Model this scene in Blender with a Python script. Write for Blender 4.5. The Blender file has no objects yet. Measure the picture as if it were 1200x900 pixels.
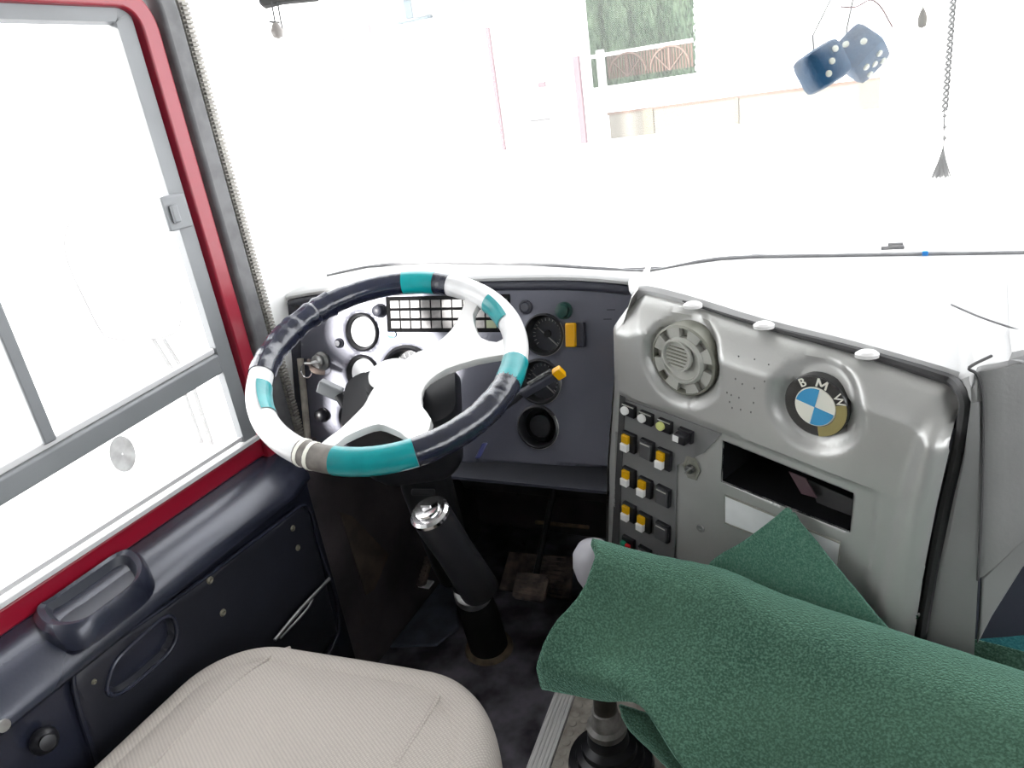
import bpy, bmesh, math, random
from math import sin, cos, pi, radians, atan2, hypot, sqrt
from mathutils import Vector, Matrix
from mathutils.geometry import delaunay_2d_cdt
random.seed(7)
V = Vector
COL = bpy.context.scene.collection
# ------------------------------------------------------------------ camera
F = 857.0
CAM = V((0, 0, 1.2))
_p, _y, _r = radians(21.4), radians(27.0), radians(-8.6)
FW = V((-sin(_y)*cos(_p), cos(_y)*cos(_p), -sin(_p)))
_rt = V((cos(_y), sin(_y), 0)); _up = _rt.cross(FW)
RT = _rt*cos(_r) + _up*sin(_r); UP = -_rt*sin(_r) + _up*cos(_r)
cd = bpy.data.cameras.new('camera'); cam = bpy.data.objects.new('camera', cd); COL.objects.link(cam)
M = Matrix((RT, UP, -FW)).transposed().to_4x4(); M.translation = CAM; cam.matrix_world = M
cd.sensor_width = 36; cd.lens = 36*F/1200; cd.clip_start = .02; cd.clip_end = 300
bpy.context.scene.camera = cam
def ray(x, y): return FW + RT*((x-600)/F) + UP*((450-y)/F)
def hit(x, y, pt, n):
    """the point of a real surface plane seen at this place of the photograph (measuring aid)"""
    d = ray(x, y); return CAM + d*((V(pt)-CAM).dot(n)/d.dot(n))
def hx(x, y, X): return hit(x, y, V((X, 0, 0)), V((1, 0, 0)))
def hy(x, y, Y): return hit(x, y, V((0, Y, 0)), V((0, 1, 0)))
def hz(x, y, Z): return hit(x, y, V((0, 0, Z)), V((0, 0, 1)))
def dp(x, y, t): return CAM + ray(x, y)*t

# ------------------------------------------------------------------ materials
def mat(name, col, rough=.5, metal=0, spec=.5, noise=0, nscale=8, bump=0, bscale=60, col2=None, coat=0, sheen=0,
        emit=None, alpha=None, stretch=None, bdist=.002, detail=4):
    m = bpy.data.materials.new(name); m.use_nodes = True
    nt = m.node_tree; b = nt.nodes['Principled BSDF']
    b.inputs['Base Color'].default_value = (*col, 1); b.inputs['Roughness'].default_value = rough
    b.inputs['Metallic'].default_value = metal; b.inputs['Specular IOR Level'].default_value = spec
    b.inputs['Coat Weight'].default_value = coat; b.inputs['Coat Roughness'].default_value = .15
    if sheen:
        b.inputs['Sheen Weight'].default_value = sheen; b.inputs['Sheen Roughness'].default_value = .5
    tc = nt.nodes.new('ShaderNodeTexCoord')
    src = tc.outputs['Object']
    if stretch:
        mp = nt.nodes.new('ShaderNodeMapping'); mp.inputs['Scale'].default_value = stretch
        nt.links.new(src, mp.inputs[0]); src = mp.outputs[0]
    if noise or col2:
        n = nt.nodes.new('ShaderNodeTexNoise'); n.inputs['Scale'].default_value = nscale
        n.inputs['Detail'].default_value = detail
        nt.links.new(src, n.inputs['Vector'])
        cr = nt.nodes.new('ShaderNodeValToRGB')
        c2 = col2 or tuple(min(1, c*(1-noise)) for c in col)
        cr.color_ramp.elements[0].position = .35; cr.color_ramp.elements[1].position = .65
        cr.color_ramp.elements[0].color = (*c2, 1); cr.color_ramp.elements[1].color = (*col, 1)
        nt.links.new(n.outputs['Fac'], cr.inputs[0]); nt.links.new(cr.outputs[0], b.inputs['Base Color'])
    if bump:
        n2 = nt.nodes.new('ShaderNodeTexNoise'); n2.inputs['Scale'].default_value = bscale
        n2.inputs['Detail'].default_value = 3
        nt.links.new(src, n2.inputs['Vector'])
        bp = nt.nodes.new('ShaderNodeBump'); bp.inputs['Strength'].default_value = bump
        bp.inputs['Distance'].default_value = bdist
        nt.links.new(n2.outputs['Fac'], bp.inputs['Height']); nt.links.new(bp.outputs[0], b.inputs['Normal'])
    if emit:
        b.inputs['Emission Color'].default_value = (*col, 1); b.inputs['Emission Strength'].default_value = emit
    return m

def glass_mat(name, haze=.06, tint=(1, 1, 1), refl=1.0):
    m = bpy.data.materials.new(name); m.use_nodes = True
    nt = m.node_tree; nt.nodes.clear()
    out = nt.nodes.new('ShaderNodeOutputMaterial')
    tr = nt.nodes.new('ShaderNodeBsdfTransparent'); tr.inputs[0].default_value = (*tint, 1)
    gl = nt.nodes.new('ShaderNodeBsdfGlossy'); gl.inputs['Roughness'].default_value = .03
    lw = nt.nodes.new('ShaderNodeLayerWeight'); lw.inputs[0].default_value = .5
    pw = nt.nodes.new('ShaderNodeMath'); pw.operation = 'POWER'; pw.inputs[1].default_value = 5
    nt.links.new(lw.outputs['Facing'], pw.inputs[0])
    fr = nt.nodes.new('ShaderNodeMath'); fr.operation = 'MULTIPLY_ADD'; fr.inputs[1].default_value = .8; fr.inputs[2].default_value = .025
    nt.links.new(pw.outputs[0], fr.inputs[0])
    mx = nt.nodes.new('ShaderNodeMixShader'); nt.links.new(fr.outputs[0], mx.inputs[0])
    nt.links.new(tr.outputs[0], mx.inputs[1]); nt.links.new(gl.outputs[0], mx.inputs[2])
    tl = nt.nodes.new('ShaderNodeBsdfTranslucent'); tl.inputs[0].default_value = (1, 1, 1, 1)  # translucent share imitates the white veil of window glare
    m2 = nt.nodes.new('ShaderNodeMixShader')
    ns = nt.nodes.new('ShaderNodeTexNoise'); ns.inputs['Scale'].default_value = 3
    tc = nt.nodes.new('ShaderNodeTexCoord'); nt.links.new(tc.outputs['Object'], ns.inputs['Vector'])
    mr = nt.nodes.new('ShaderNodeMapRange'); mr.inputs[3].default_value = haze*.5; mr.inputs[4].default_value = haze*1.5
    nt.links.new(ns.outputs['Fac'], mr.inputs[0]); nt.links.new(mr.outputs[0], m2.inputs[0])
    nt.links.new(mx.outputs[0], m2.inputs[1]); nt.links.new(tl.outputs[0], m2.inputs[2])
    nt.links.new(m2.outputs[0], out.inputs[0])
    return m

M_ = {}
M_['navy'] = mat('navy_black_plastic', (.040, .042, .058), .42, spec=.5, noise=.25, nscale=5, bump=.15, bscale=250)
M_['dash'] = mat('dash_plastic', (.10, .103, .135), .38, metal=.35, spec=.9, noise=.2, nscale=4, bump=.1, bscale=300)
M_['door'] = mat('door_plastic', (.024, .028, .048), .27, metal=.25, spec=.9, noise=.3, nscale=6, bump=.08, bscale=200)
M_['doorin'] = mat('door_inset_plastic', (.013, .014, .022), .5, noise=.3, nscale=9, bump=.1, bscale=200)
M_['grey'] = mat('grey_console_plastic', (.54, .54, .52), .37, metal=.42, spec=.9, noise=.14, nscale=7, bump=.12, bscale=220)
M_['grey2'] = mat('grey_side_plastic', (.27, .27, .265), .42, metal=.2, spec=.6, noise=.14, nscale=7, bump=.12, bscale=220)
M_['greytop'] = mat('grey_cowl_plastic', (.50, .50, .50), .45, spec=.5, noise=.1, nscale=5, bump=.1, bscale=200)
M_['greydark'] = mat('dark_grey_switch_panel', (.085, .085, .088), .5, noise=.1, nscale=20)
M_['black'] = mat('black_plastic', (.013, .013, .016), .34, spec=.4)
M_['blackm'] = mat('matt_black', (.005, .005, .006), .8, spec=.2)
M_['foot'] = mat('dirty_black_floor_rubber', (.20, .19, .22), .42, col2=(.035, .031, .038), nscale=14, bump=.5, bscale=30, detail=8)
M_['fire'] = mat('dusty_black_bulkhead', (.085, .070, .075), .6, col2=(.030, .026, .030), nscale=6, detail=6)
M_['mat'] = mat('ribbed_rubber_mat', (.13, .15, .19), .5, noise=.4, nscale=16)
M_['brown'] = mat('dusty_pedal_rubber', (.24, .18, .15), .7, col2=(.07, .055, .05), nscale=30, bump=.3)
M_['red'] = mat('red_painted_metal', (.27, .006, .022), .3, spec=.5, coat=.3)
M_['sash'] = mat('grey_aluminium_sash', (.21, .22, .23), .45, spec=.5, noise=.1)
M_['sashl'] = mat('pale_aluminium_track', (.7, .7, .7), .4, metal=.2)
M_['rub'] = mat('grey_rubber_seal', (.14, .14, .145), .6, noise=.3, nscale=30)
M_['rib'] = mat('ribbed_rubber_strip', (.42, .40, .36), .6, noise=.5, nscale=40, stretch=(1, 1, 8))
M_['white'] = mat('white_painted_panel', (.86, .86, .85), .5)
M_['wpl'] = mat('off_white_plastic', (.80, .79, .78), .28, spec=.6, coat=.4, noise=.06, nscale=9)
M_['wtape'] = mat('whitish_grey_wrap', (.74, .74, .74), .3, spec=.6, coat=.5, noise=.12, nscale=18, bump=.4, bscale=60, bdist=.001)  # light grey wrap; part of its whiteness is glare put into the colour
M_['btape'] = mat('wrinkled_navy_tape', (.010, .013, .030), .22, spec=.7, coat=.6, bump=.7, bscale=45, bdist=.0035, noise=.3, nscale=40)
M_['ttape'] = mat('teal_tape', (.0, .27, .29), .28, spec=.5, coat=.3, bump=.3, bscale=60, noise=.2, nscale=30)
M_['gtape'] = mat('grimy_grey_tape', (.20, .18, .16), .45, noise=.5, nscale=50)
M_['seat'] = None
M_['chrome'] = mat('chrome_metal', (.8, .8, .8), .15, metal=1)
M_['steel'] = mat('worn_steel', (.45, .45, .44), .4, metal=.8, noise=.4, nscale=30)
M_['alu'] = mat('scuffed_aluminium_strip', (.85, .84, .82), .45, metal=.1, noise=.25, nscale=40, stretch=(8, .4, 1))
M_['yellow'] = mat('yellow_lens', (.78, .42, .0), .4, noise=.15, nscale=300)
M_['lens'] = mat('white_lens', (.88, .88, .86), .25)
M_['lime'] = mat('lime_lens', (.72, .76, .28), .3)
M_['redl'] = mat('red_lens', (.75, .02, .03), .3)
M_['greenl'] = mat('green_lens', (.006, .045, .035), .35)
M_['amber'] = mat('amber_lens', (.80, .40, .0), .25, spec=.6)
M_['gface'] = mat('glare_gauge_glass', (.62, .63, .65), .15, spec=.9, coat=.6)  # white reflection on the dial glass painted as its colour
M_['gdark'] = mat('dark_gauge_glass', (.035, .037, .044), .12, spec=.7, coat=.5)
M_['tile'] = mat('pale_lamp_tile', (.20, .185, .18), .3, noise=.3, nscale=60)
M_['tileg'] = mat('olive_lamp_tile', (.30, .34, .20), .3)
M_['blue'] = mat('blue_badge', (.02, .25, .70), .3)
M_['vane'] = mat('grey_vent_plastic', (.46, .46, .42), .4, noise=.12, nscale=20)
M_['vaned'] = mat('olive_grey_vent_plastic', (.24, .24, .20), .45)
M_['ebl'] = mat('emblem_blue', (.03, .32, .62), .2, coat=.5)
M_['ewh'] = mat('emblem_cream', (.85, .84, .74), .2, coat=.5)
M_['ebk'] = mat('emblem_black', (.02, .02, .02), .25, coat=.5)
M_['eol'] = mat('emblem_worn_gold', (.40, .34, .14), .3, metal=.4)
M_['paper'] = mat('white_paper_label', (.85, .86, .86), .4, noise=.1, nscale=20)
M_['knob'] = mat('lilac_grey_knob', (.52, .51, .55), .35)
M_['rod'] = mat('oily_steel_rod', (.10, .09, .075), .38, metal=.6, noise=.5, nscale=40)
M_['cloth'] = None
M_['dusk'] = mat('pinkish_plastic_in_slot', (.10, .06, .07), .4)
M_['groove'] = mat('shadow_gap', (.055, .054, .055), .7)
M_['stone'] = mat('pale_painted_wall', (.80, .79, .78), .9, spec=.0, noise=.04)
M_['pinkp'] = mat('pale_pink_paint', (.130, .090, .099), .9, spec=.0)
M_['pinkl'] = mat('faded_pink_paint', (.12, .085, .093), .9, spec=.0)
M_['orange'] = mat('terracotta_coping', (.125, .088, .070), .9, spec=.0)
M_['cream'] = mat('cream_render', (.140, .126, .100), .9, spec=.0)
M_['bluew'] = mat('pale_blue_window', (.060, .078, .088), .9, spec=.0)
M_['hedge'] = mat('hedge_foliage', (.135, .190, .120), .9, spec=.0, col2=(.080, .130, .080), nscale=9, detail=8, stretch=(1, 1, .35))
M_['fence'] = mat('reddish_iron_bars', (.090, .056, .044), .9, spec=.0)
M_['fencew'] = mat('white_rail', (.75, .74, .72), .9, spec=.0)
M_['ground'] = mat('pale_concrete_yard', (.72, .71, .70), .9, noise=.05, nscale=.6)
M_['plush'] = mat('dark_blue_plush', (.006, .065, .145), .9, sheen=.15, col2=(.003, .024, .058), nscale=10, bump=.9, bscale=90)
M_['plushp'] = mat('pale_felt_dot', (.55, .58, .50), .9, sheen=.3)
M_['tassel'] = mat('grey_thread', (.12, .12, .115), .7)
M_['wire'] = mat('dark_red_wire', (.12, .03, .03), .5)
M_['gasket'] = mat('windscreen_gasket_rubber', (.36, .36, .37), .6, noise=.25, nscale=30)
M_['head'] = mat('ceiling_lining', (.34, .34, .33), .8)
M_['shell'] = mat('rear_lining', (.20, .20, .20), .8)
M_['ring'] = mat('scuffed_tan_ring', (.22, .17, .11), .6, noise=.5, nscale=30)

def cloth_mat(name, c1, c2, c3):
    m = bpy.data.materials.new(name); m.use_nodes = True
    nt = m.node_tree; b = nt.nodes['Principled BSDF']
    b.inputs['Roughness'].default_value = .95; b.inputs['Specular IOR Level'].default_value = .15
    b.inputs['Sheen Weight'].default_value = .8; b.inputs['Sheen Roughness'].default_value = .35
    b.inputs['Sheen Tint'].default_value = (.45, .9, .7, 1)
    tc = nt.nodes.new('ShaderNodeTexCoord')
    n1 = nt.nodes.new('ShaderNodeTexNoise'); n1.inputs['Scale'].default_value = 6; n1.inputs['Detail'].default_value = 5
    n2 = nt.nodes.new('ShaderNodeTexNoise'); n2.inputs['Scale'].default_value = 380; n2.inputs['Detail'].default_value = 5
    for n in (n1, n2): nt.links.new(tc.outputs['Object'], n.inputs['Vector'])
    r1 = nt.nodes.new('ShaderNodeValToRGB'); r1.color_ramp.elements[0].position = .38; r1.color_ramp.elements[1].position = .62
    r1.color_ramp.elements[0].color = (*c2, 1); r1.color_ramp.elements[1].color = (*c1, 1)
    nt.links.new(n1.outputs[0], r1.inputs[0])
    r2 = nt.nodes.new('ShaderNodeValToRGB'); r2.color_ramp.elements[0].position = .42; r2.color_ramp.elements[1].position = .66
    r2.color_ramp.elements[0].color = (0, 0, 0, 1); r2.color_ramp.elements[1].color = (1, 1, 1, 1)
    nt.links.new(n2.outputs[0], r2.inputs[0])
    mx = nt.nodes.new('ShaderNodeMix'); mx.data_type = 'RGBA'
    nt.links.new(r2.outputs[0], mx.inputs[0]); nt.links.new(r1.outputs[0], mx.inputs[6]); mx.inputs[7].default_value = (*c3, 1)
    nt.links.new(mx.outputs[2], b.inputs['Base Color'])
    bp = nt.nodes.new('ShaderNodeBump'); bp.inputs['Strength'].default_value = .9; bp.inputs['Distance'].default_value = .003
    nt.links.new(n2.outputs[0], bp.inputs['Height']); nt.links.new(bp.outputs[0], b.inputs['Normal'])
    return m
M_['cloth'] = cloth_mat('green_felt', (.042, .094, .062), (.026, .066, .045), (.080, .160, .112))
M_['cloth2'] = cloth_mat('light_green_felt', (.070, .175, .122), (.055, .145, .100), (.13, .27, .20))
M_['teal'] = cloth_mat('teal_felt', (.03, .16, .18), (.02, .12, .14), (.05, .22, .24))

def seat_mat():
    m = bpy.data.materials.new('woven_beige_fabric'); m.use_nodes = True
    nt = m.node_tree; b = nt.nodes['Principled BSDF']
    b.inputs['Roughness'].default_value = .9; b.inputs['Specular IOR Level'].default_value = .2
    tc = nt.nodes.new('ShaderNodeTexCoord')
    mp = nt.nodes.new('ShaderNodeMapping'); mp.inputs['Rotation'].default_value = (0, 0, .5)
    nt.links.new(tc.outputs['Object'], mp.inputs[0])
    w1 = nt.nodes.new('ShaderNodeTexWave'); w1.inputs['Scale'].default_value = 110; w1.inputs['Distortion'].default_value = 5
    w1.inputs['Detail Scale'].default_value = 20
    w2 = nt.nodes.new('ShaderNodeTexWave'); w2.bands_direction = 'Y'; w2.inputs['Scale'].default_value = 70; w2.inputs['Distortion'].default_value = 5
    w2.inputs['Detail Scale'].default_value = 20
    for w in (w1, w2): nt.links.new(mp.outputs[0], w.inputs['Vector'])
    mt = nt.nodes.new('ShaderNodeMath'); mt.operation = 'MULTIPLY'
    nt.links.new(w1.outputs['Fac'], mt.inputs[0]); nt.links.new(w2.outputs['Fac'], mt.inputs[1])
    cr = nt.nodes.new('ShaderNodeValToRGB')
    cr.color_ramp.elements[0].color = (.40, .362, .328, 1); cr.color_ramp.elements[1].color = (.565, .518, .47, 1)
    cr.color_ramp.elements[1].position = .5
    nt.links.new(mt.outputs[0], cr.inputs[0]); nt.links.new(cr.outputs[0], b.inputs['Base Color'])
    bp = nt.nodes.new('ShaderNodeBump'); bp.inputs['Strength'].default_value = .5; bp.inputs['Distance'].default_value = .002
    nt.links.new(mt.outputs[0], bp.inputs['Height']); nt.links.new(bp.outputs[0], b.inputs['Normal'])
    return m
M_['seat'] = seat_mat()
M_['glass'] = glass_mat('windscreen_glass', .03)
M_['sglass'] = glass_mat('side_window_glass', .05)

# ------------------------------------------------------------------ object helpers
def empty(name, loc, label=None, cat=None, group=None, kind=None):
    o = bpy.data.objects.new(name, None); o.empty_display_size = .05; COL.objects.link(o); o.location = loc
    tag(o, label, cat, group, kind); return o
def tag(o, label=None, cat=None, group=None, kind=None):
    if label: o['label'] = label
    if cat: o['category'] = cat
    if group: o['group'] = group
    if kind: o['kind'] = kind
    return o
def wloc(o):
    p = V((0, 0, 0))
    while o: p += o.location; o = o.parent
    return p
def obj(name, bm, m, parent=None, smooth=True, bevel=0, sub=0, org=None, label=None, solid=0, soff=-1):
    """bm is in world coordinates; the mesh is stored about its own origin"""
    bmesh.ops.recalc_face_normals(bm, faces=bm.faces[:]) if not solid else None
    if org is None:
        n = max(1, len(bm.verts)); org = V((0, 0, 0))
        for v in bm.verts: org = org + v.co
        org = org/n
    for v in bm.verts: v.co -= org
    me = bpy.data.meshes.new(name); bm.to_mesh(me); bm.free()
    if smooth:
        for p in me.polygons: p.use_smooth = True
        try: me.set_sharp_from_angle(angle=radians(38))
        except Exception: pass
    mm = m if isinstance(m, (list, tuple)) else [m]
    for q in mm: me.materials.append(M_[q] if isinstance(q, str) else q)
    o = bpy.data.objects.new(name, me); COL.objects.link(o)
    if parent: o.parent = parent; o.location = org - wloc(parent)
    else: o.location = org
    if solid:
        s = o.modifiers.new('solid', 'SOLIDIFY'); s.thickness = solid; s.offset = soff
    if bevel:
        b = o.modifiers.new('bevel', 'BEVEL'); b.width = bevel; b.segments = 3; b.limit_method = 'ANGLE'; b.angle_limit = radians(40)
    if sub:
        s = o.modifiers.new('sub', 'SUBSURF'); s.levels = sub; s.render_levels = sub
    if label: o['label'] = label
    return o
def B(): return bmesh.new()
def frame(d, up=V((0, 0, 1))):
    d = V(d).normalized()
    if abs(d.dot(up)) > .99: up = V((0, 1, 0))
    u = d.cross(up).normalized(); v = u.cross(d).normalized(); return u, v, d
def box(bm, c, s, axes=None):
    ax = axes or (V((1, 0, 0)), V((0, 1, 0)), V((0, 0, 1)))
    vs = [bm.verts.new(V(c)+ax[0]*s[0]/2*i+ax[1]*s[1]/2*j+ax[2]*s[2]/2*k) for i in (-1, 1) for j in (-1, 1) for k in (-1, 1)]
    for f in ((0, 1, 3, 2), (4, 6, 7, 5), (0, 4, 5, 1), (2, 3, 7, 6), (0, 2, 6, 4), (1, 5, 7, 3)): bm.faces.new([vs[i] for i in f])
def box2(bm, a, b):
    a, b = V(a), V(b); box(bm, (a+b)/2, [abs(b[i]-a[i]) for i in range(3)])
def cyl(bm, a, b, r0, r1=None, seg=24, cap=True):
    lathe(bm, a, (V(b)-V(a)), [(r0, 0), (r0 if r1 is None else r1, (V(b)-V(a)).length)], seg, cap)
def lathe(bm, o, d, prof, seg=32, cap=True, ell=(1, 1), up=V((0, 0, 1))):
    u, v, d = frame(d, up); rings = []
    for r, t in prof:
        if r < 1e-5: rings.append([bm.verts.new(V(o)+d*t)])
        else: rings.append([bm.verts.new(V(o)+d*t+u*(r*ell[0]*cos(2*pi*i/seg))+v*(r*ell[1]*sin(2*pi*i/seg))) for i in range(seg)])
    for a, b in zip(rings, rings[1:]):
        for i in range(seg):
            j = (i+1) % seg
            if len(a) == 1 and len(b) == 1: continue
            if len(a) == 1: bm.faces.new((a[0], b[j], b[i]))
            elif len(b) == 1: bm.faces.new((a[i], a[j], b[0]))
            else: bm.faces.new((a[i], a[j], b[j], b[i]))
    if cap:
        for r in (rings[0], rings[-1]):
            if len(r) > 2: bm.faces.new(r)
def tube(bm, pts, r, seg=10, cap=True, closed=False, flat=None):
    pts = [V(p) for p in pts]; n = len(pts); rings = []; u = None
    for i, p in enumerate(pts):
        if closed: t = (pts[(i+1) % n]-pts[i-1]).normalized()
        else: t = (pts[min(i+1, n-1)]-pts[max(i-1, 0)]).normalized()
        if u is None: u = frame(t)[0]
        u = (u-t*u.dot(t)).normalized(); v = t.cross(u)
        rr = r[i] if isinstance(r, (list, tuple)) else r
        rings.append([bm.verts.new(p+u*(rr*cos(2*pi*k/seg))+v*(rr*sin(2*pi*k/seg))) for k in range(seg)])
    for i in range(n if closed else n-1):
        a, b = rings[i], rings[(i+1) % n]
        for k in range(seg):
            j = (k+1) % seg; bm.faces.new((a[k], a[j], b[j], b[k]))
    if cap and not closed: bm.faces.new(rings[0]); bm.faces.new(rings[-1])
def smooth_path(pts, k=8, closed=False):
    pts = [V(p) for p in pts]; n = len(pts); out = []
    for i in range(n if closed else n-1):
        g = (lambda j: pts[j % n]) if closed else (lambda j: pts[max(0, min(n-1, j))])
        p0, p1, p2, p3 = g(i-1), g(i), g(i+1), g(i+2)
        for s in range(k):
            t = s/k
            out.append(.5*((2*p1)+(p2-p0)*t+(2*p0-5*p1+4*p2-p3)*t*t+(3*p1-p0-3*p2+p3)*t**3))
    if not closed: out.append(pts[-1])
    return out
def prism(bm, pts, d):
    a = [bm.verts.new(V(p)) for p in pts]; b = [bm.verts.new(V(p)+V(d)) for p in pts]; n = len(a)
    bm.faces.new(a); bm.faces.new(b[::-1])
    for i in range(n): bm.faces.new((a[i], b[i], b[(i+1) % n], a[(i+1) % n]))
def rrect(w, h, r, k=5):
    out = []
    for cx, cy, a0 in ((w/2-r, h/2-r, 0), (-w/2+r, h/2-r, 90), (-w/2+r, -h/2+r, 180), (w/2-r, -h/2+r, 270)):
        for i in range(k+1):
            a = radians(a0+90*i/k); out.append((cx+r*cos(a), cy+r*sin(a)))
    return out
def inside(p, poly):
    x, y = p; c = False; n = len(poly)
    for i in range(n):
        x1, y1 = poly[i]; x2, y2 = poly[i-1]
        if (y1 > y) != (y2 > y) and x < (x2-x1)*(y-y1)/(y2-y1)+x1: c = not c
    return c
def sheet(bm, fr, outer, holes=(), step=.006, h=None, extra=()):
    """height-field sheet over a plane frame fr=(origin,u,v,n), cut to an outline with holes"""
    O, u, v, n = fr; loops = [outer]+list(holes); pts = []; edges = []
    for lp in loops:
        dense = []
        for i in range(len(lp)):
            a, b = lp[i], lp[(i+1) % len(lp)]; L = hypot(b[0]-a[0], b[1]-a[1]); k = max(1, int(L/step))
            dense += [(a[0]+(b[0]-a[0])*s/k, a[1]+(b[1]-a[1])*s/k) for s in range(k)]
        s0 = len(pts); pts += dense; m = len(dense); edges += [(s0+i, s0+(i+1) % m) for i in range(m)]
    xs = [p[0] for p in outer]; ys = [p[1] for p in outer]
    x = min(xs)+step/2
    while x < max(xs):
        y = min(ys)+step/2
        while y < max(ys):
            if inside((x, y), outer) and not any(inside((x, y), q) for q in holes): pts.append((x, y))
            y += step
        x += step
    r = delaunay_2d_cdt([V(p) for p in pts], edges, [], 0, 1e-6)
    vs = [bm.verts.new(O+u*q.x+v*q.y+n*(h(q.x, q.y) if h else 0)) for q in r[0]]
    for f in r[2]:
        c = (sum(r[0][i].x for i in f)/3, sum(r[0][i].y for i in f)/3)
        if inside(c, outer) and not any(inside(c, q) for q in holes): bm.faces.new([vs[i] for i in f])
    for vtx in vs:
        if not vtx.link_faces: bm.verts.remove(vtx)
def sst(a, b, x):
    t = max(0, min(1, (x-a)/(b-a))); return t*t*(3-2*t)
def segdist(p, a, b):
    ax, ay = a; bx, by = b; dx, dy = bx-ax, by-ay
    t = max(0, min(1, ((p[0]-ax)*dx+(p[1]-ay)*dy)/(dx*dx+dy*dy+1e-12)))
    return hypot(p[0]-ax-dx*t, p[1]-ay-dy*t)
def copy_tree(o, parent=None):
    c = o.copy(); COL.objects.link(c); c.parent = parent
    for ch in list(o.children): copy_tree(ch, c)
    return c
def text_bm(s, size, fr, extr=.0006, bold=0):
    cu = bpy.data.curves.new('t', 'FONT'); cu.body = s; cu.size = size; cu.extrude = extr; cu.offset = bold
    cu.align_x = 'CENTER'; cu.align_y = 'CENTER'
    o = bpy.data.objects.new('t', cu); COL.objects.link(o)
    me = bpy.data.meshes.new_from_object(o.evaluated_get(bpy.context.evaluated_depsgraph_get()))
    bm = bmesh.new(); bm.from_mesh(me); bpy.data.objects.remove(o); bpy.data.curves.remove(cu)
    O, u, v, n = fr
    for q in bm.verts: q.co = O+u*q.co.x+v*q.co.y+n*q.co.z
    return bm

# ------------------------------------------------------------------ the shell of the cab (setting)
WX = -1.06
def S(o): o['kind'] = 'structure'; return o
bm = B(); box2(bm, (-1.12, -1.6, -.04), (1.3, 1.72, 0)); S(obj('floor', bm, 'foot', smooth=False))
bm = B(); box2(bm, (-1.12, -1.6, 2.0), (1.3, 1.3, 2.04)); S(obj('ceiling', bm, 'head', smooth=False))
# left wall: below the sill, above the window, behind
bm = B()
box2(bm, (-1.12, -1.6, 0), (-1.07, 1.2, .60)); box2(bm, (-1.12, -1.6, 1.45), (-1.07, 1.2, 2.0))
box2(bm, (-1.12, -1.6, .60), (-1.07, .25, 1.45)); box2(bm, (-1.12, 1.07, .60), (-1.07, 1.2, 1.45))  # unseen stretch behind the window closed up to keep sun off the right dash
box2(bm, (-1.12, 1.2, 0), (-1.07, 1.72, .86))
S(obj('wall_left', bm, 'white', smooth=False))
bm = B(); box2(bm, (-1.07, -1.64, 0), (1.25, -1.6, 2.0)); S(obj('wall_back', bm, 'shell', smooth=False))
bm = B(); box2(bm, (1.25, -1.6, 0), (1.3, 1.3, .8)); box2(bm, (1.25, -1.6, 1.6), (1.3, 1.3, 2.0)); box2(bm, (1.25, 1.1, .8), (1.3, 1.3, 1.6)); box2(bm, (1.25, 1.3, 0), (1.3, 1.72, .8))
S(obj('wall_right', bm, 'shell', smooth=False))
# front bulkhead: footwell end, below the windscreen
bm = B()
box2(bm, (-1.12, 1.66, 0), (1.3, 1.70, .55))
prism(bm, [(-1.12, 1.66, .52), (-1.12, 1.70, .52), (-1.12, 1.31, .87), (-1.12, 1.265, .86)], (2.42, 0, 0))
S(obj('wall_front', bm, 'fire', smooth=False))

# pillar (white painted) between side window and windscreen
bm = B()
prism(bm, [(-1.065, 1.05, .60), (-1.065, 1.27, .60), (-1.065, 1.27, .9), (-1.065, 1.20, 2.0), (-1.065, 1.05, 2.0)], (.012, 0, 0))
tr = S(obj('trim_1', bm, 'white', smooth=False, bevel=.004))
# ribbed grey weatherstrip + rubber along the pillar
def rounded_L(Y, zt, zb, r, X, yb=.24):
    """path: up the vertical at Y from zb to zt, round the corner, back along the top"""
    pts = [V((X, Y, zb)), V((X, Y, zb+.3)), V((X, Y, zt-r))]
    for i in range(1, 8):
        a = radians(90*i/7); pts.append(V((X, Y-r+r*cos(a), zt-r+r*sin(a))))
    pts.append(V((X, yb, zt))); return pts
def strip(bm, path, wy, wx, X):
    """flat band following path in the y-z plane"""
    n = len(path); rows = []
    for i, p in enumerate(path):
        t = (path[min(i+1, n-1)]-path[max(i-1, 0)]).normalized(); q = V((0, -t.z, t.y))  # inward normal in plane
        q = V((0, t.z, -t.y))
        rows.append([bm.verts.new(V((X, p.y, p.z))+q*wy[0]), bm.verts.new(V((X+wx, p.y, p.z))+q*wy[0]*.9+q*wy[1]*.1),
                     bm.verts.new(V((X+wx, p.y, p.z))+q*wy[1]*.9+q*wy[0]*.1), bm.verts.new(V((X, p.y, p.z))+q*wy[1])])
    for a, b in zip(rows, rows[1:]):
        for k in range(4): bm.faces.new((a[k], a[(k+1) % 4], b[(k+1) % 4], b[k]))
    bm.faces.new(rows[0]); bm.faces.new(rows[-1])
win = S(empty('window_1', (WX, .3, .62)))
bm = B(); strip(bm, rounded_L(.965, 1.425, .60, .05, 0), (-.02, .02), .022, WX); obj('red_frame', bm, 'red', win, bevel=.003)
bm = B(); strip(bm, rounded_L(1.008, 1.470, .60, .07, 0), (-.024, .024), .030, WX); obj('rubber_seal', bm, 'rub', win, bevel=.006)
bm = B()
for k in range(116):
    z = .61+k*.007; box(bm, (WX+.028, 1.040, z), (.008, .014, .0042))
box2(bm, (WX, 1.032, .60), (WX+.026, 1.048, 1.43))
obj('ribbed_weatherstrip', bm, 'rib', win, smooth=False)
bm = B(); box2(bm, (WX-.01, 0.24, .612), (WX+.012, .985, .648)); obj('red_sill', bm, 'red', win, bevel=.004)
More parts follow.
